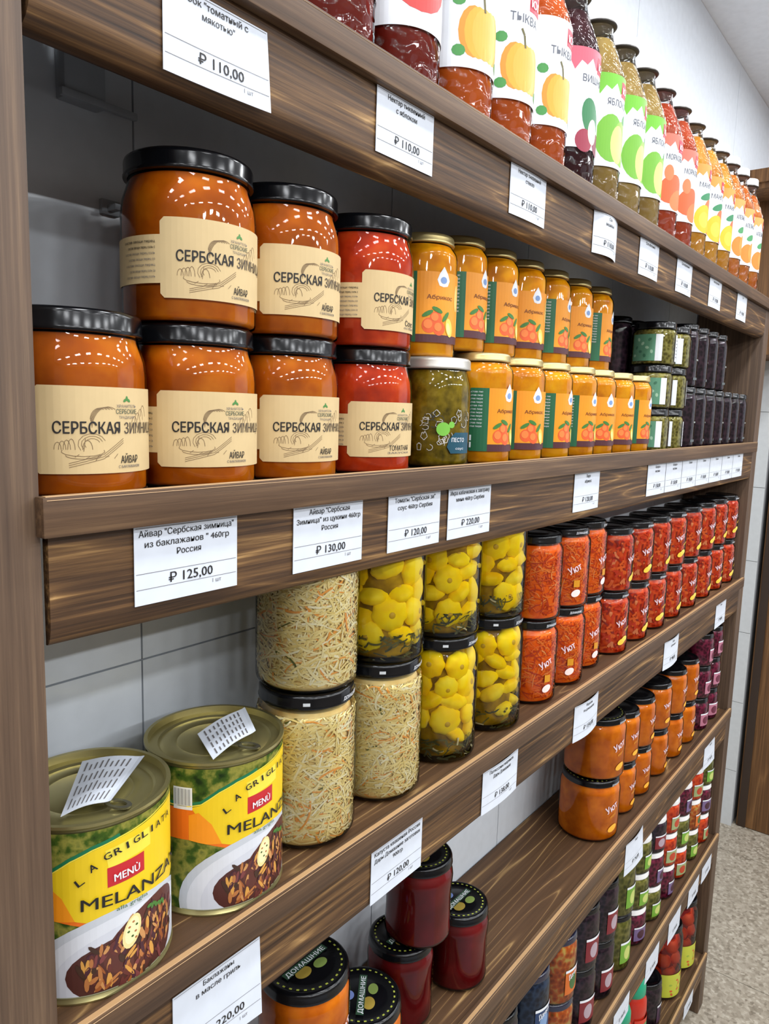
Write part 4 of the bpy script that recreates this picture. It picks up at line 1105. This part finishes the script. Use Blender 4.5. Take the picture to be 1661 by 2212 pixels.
def pic_apple(p, X):
    p.ell(X(-12), .064, .016, .020, ink(110, 176, 40), 3).ell(X(12), .062, .015, .019, ink(140, 196, 60), 3.4).ell(X(2), .060, .010, .016, ink(206, 220, 120), 3.8)
    p.ell(X(20), .084, .008, .004, ink(60, 140, 60), 4, .5, 10)
def pic_tomato(p, X):
    p.ell(X(-6), .075, .024, .026, ink(200, 54, 50), 3).ell(X(10), .082, .014, .018, ink(232, 130, 90), 3.5).ell(X(-16), .078, .007, .012, ink(244, 196, 160), 4)
def pic_cherry(p, X):
    p.ell(X(-4), .064, .010, .016, ink(40, 120, 70), 3, .3).ell(X(14), .046, .009, .009, ink(120, 20, 50), 3).ell(X(-14), .046, .009, .009, ink(150, 30, 60), 3.5).ell(X(0), .054, .006, .01, ink(230, 232, 200), 4)
def pic_carrot(p, X):
    p.ell(X(-6), .062, .018, .014, ink(230, 92, 36), 3, .5).ell(X(10), .052, .014, .010, ink(240, 120, 60), 3.5, .5).ell(X(-14), .078, .006, .008, ink(230, 120, 70), 4)
def pic_mango(p, X):
    p.ell(X(-2), .056, .017, .016, ink(240, 186, 20), 3.5).ell(X(12), .060, .014, .020, ink(226, 110, 60), 3).ell(X(2), .082, .013, .004, ink(40, 130, 80), 4, .3).ell(X(-4), .055, .009, .009, ink(250, 214, 60), 4)
def pic_orange(p, X):
    p.ell(X(-8), .056, .013, .013, ink(238, 130, 30), 3).ell(X(12), .058, .012, .014, ink(240, 150, 60), 3.5).ell(X(0), .078, .010, .004, ink(70, 150, 90), 4, .3)
BOT = {
 'tomato': ('ТОМАТ', (176, 60, 60), pic_tomato, 'dark red tomato'), 'pumpkin': ('ТЫКВА', (240, 242, 244), pic_pumpkin, 'orange pumpkin'),
 'cherry': ('ВИШНЯ', (206, 90, 110), pic_cherry, 'dark purple cherry'), 'apple': ('ЯБЛОКО', (110, 190, 40), pic_apple, 'pale green apple'),
 'carrot': ('МОРКОВЬ', (206, 110, 90), pic_carrot, 'reddish carrot'), 'mango': ('МАНГО', (228, 150, 60), pic_mango, 'golden mango'),
 'orange': ('АПЕЛЬСИН', (236, 160, 80), pic_orange, 'orange citrus')}
def mk_bottle(kind):
    def mk():
        word, top, pic, _ = BOT[kind]
        t = thing('juice_bottle', '', 'bottle'); r = R_B; rad = math.radians
        prof = [(0, .002), (r - .006, 0), (r - .0015, .002), (r, .007), (r, .150), (r - .002, .160), (r - .007, .174), (r - .0125, .188), (.0205, .200), (.0190, .208), (.0190, .217)]
        m = MB(); m.lathe(prof, 36); g = m.build('glass_bottle', GLASS_B, t, True, 60)
        ip = [(max(a - .0016, 0), zz + (.0015 if zz < .003 else 0)) for a, zz in prof if zz <= .196] + [(.0200, .198), (0, .198)]
        m = MB(); m.lathe(ip, 36); m.build('contents', F_JUICE[kind], t, True, 60)
        m = MB(); m.lathe([(.0185, .2165), (.0222, .2160), (.0232, .2175), (.0228, .2195), (.0226, .2275), (.0214, .2298), (.0195, H_B), (0, H_B - .0003)], 32)
        cp = m.build('cap', LID_WHITE, t, True, 40)
        m = MB(); m.lathe([(.0192, .2140), (.0226, .2145), (.0238, .2158), (.0232, .2172), (.0190, .2172)], 32); m.build('cap_rim', flat('dark cap liner', (52, 46, 40), .4), t)
        def X(d): return rad(d) * r
        p = Print()
        p.rect(X(-100), .048, X(80), .152, LABW, 1)
        lb = p.build('label', t, cyl(r))
        p = Print()
        if kind != 'pumpkin':
            for k in range(8):
                a, b_ = -100 + k * 22.5, -77.5 + k * 22.5
                p.poly([(X(a), .152), (X(a), .142 - .004 * (k % 2)), (X(a + 11), .134 - .003 * (k % 3)), (X(b_), .142 - .004 * ((k + 1) % 2)), (X(b_), .152)][::-1], ink(*top), 2)
        pic(Big(p), X)
        p.rect(X(4), .129, X(34), .146, ink(196, 30, 60), 4)
        p.build('printed_picture', lb, cyl(r), thick=.00008)
        p = Print()
        p.text(word, X(-2), .117, .0105, ink(92, 96, 108), 3, width=X(54), bold=.01)
        
        p.text('ЮГ', X(19), .1332, .0095, LABW, 7, width=X(24), bold=.04)
        p.build('lettering', lb, cyl(r))
        return t
    return mk
BK = ['tomato', 'tomato', 'pumpkin', 'pumpkin', 'pumpkin', 'cherry', 'apple', 'apple', 'apple', 'carrot', 'carrot', 'mango', 'mango', 'mango', 'orange', 'orange', 'orange']
BX = [.246, .331, .417, .495, .573, .650, .727, .803, .880, .957, 1.034, 1.111, 1.188, 1.265, 1.342, 1.419, 1.4960]
cnt = {}
for k, x in zip(BK, BX):
    i = cnt.get(k, 0); cnt[k] = i + 1; n_ = BK.count(k)
    if n_ == 1: lb = 'glass bottle of dark purple cherry juice on the top shelf, between pumpkin and apple'
    else: lb = 'bottle of %s juice on the top shelf, %s of its kind from left' % (BOT[k][3], ORD[i])
    place('b' + k, mk_bottle(k), (x, .0445, z), D([-16, -12, -10, -14, -8, -6, -10, -4, -8][(BX.index(x)) % 9]), lb, 'juice bottles on the top shelf')
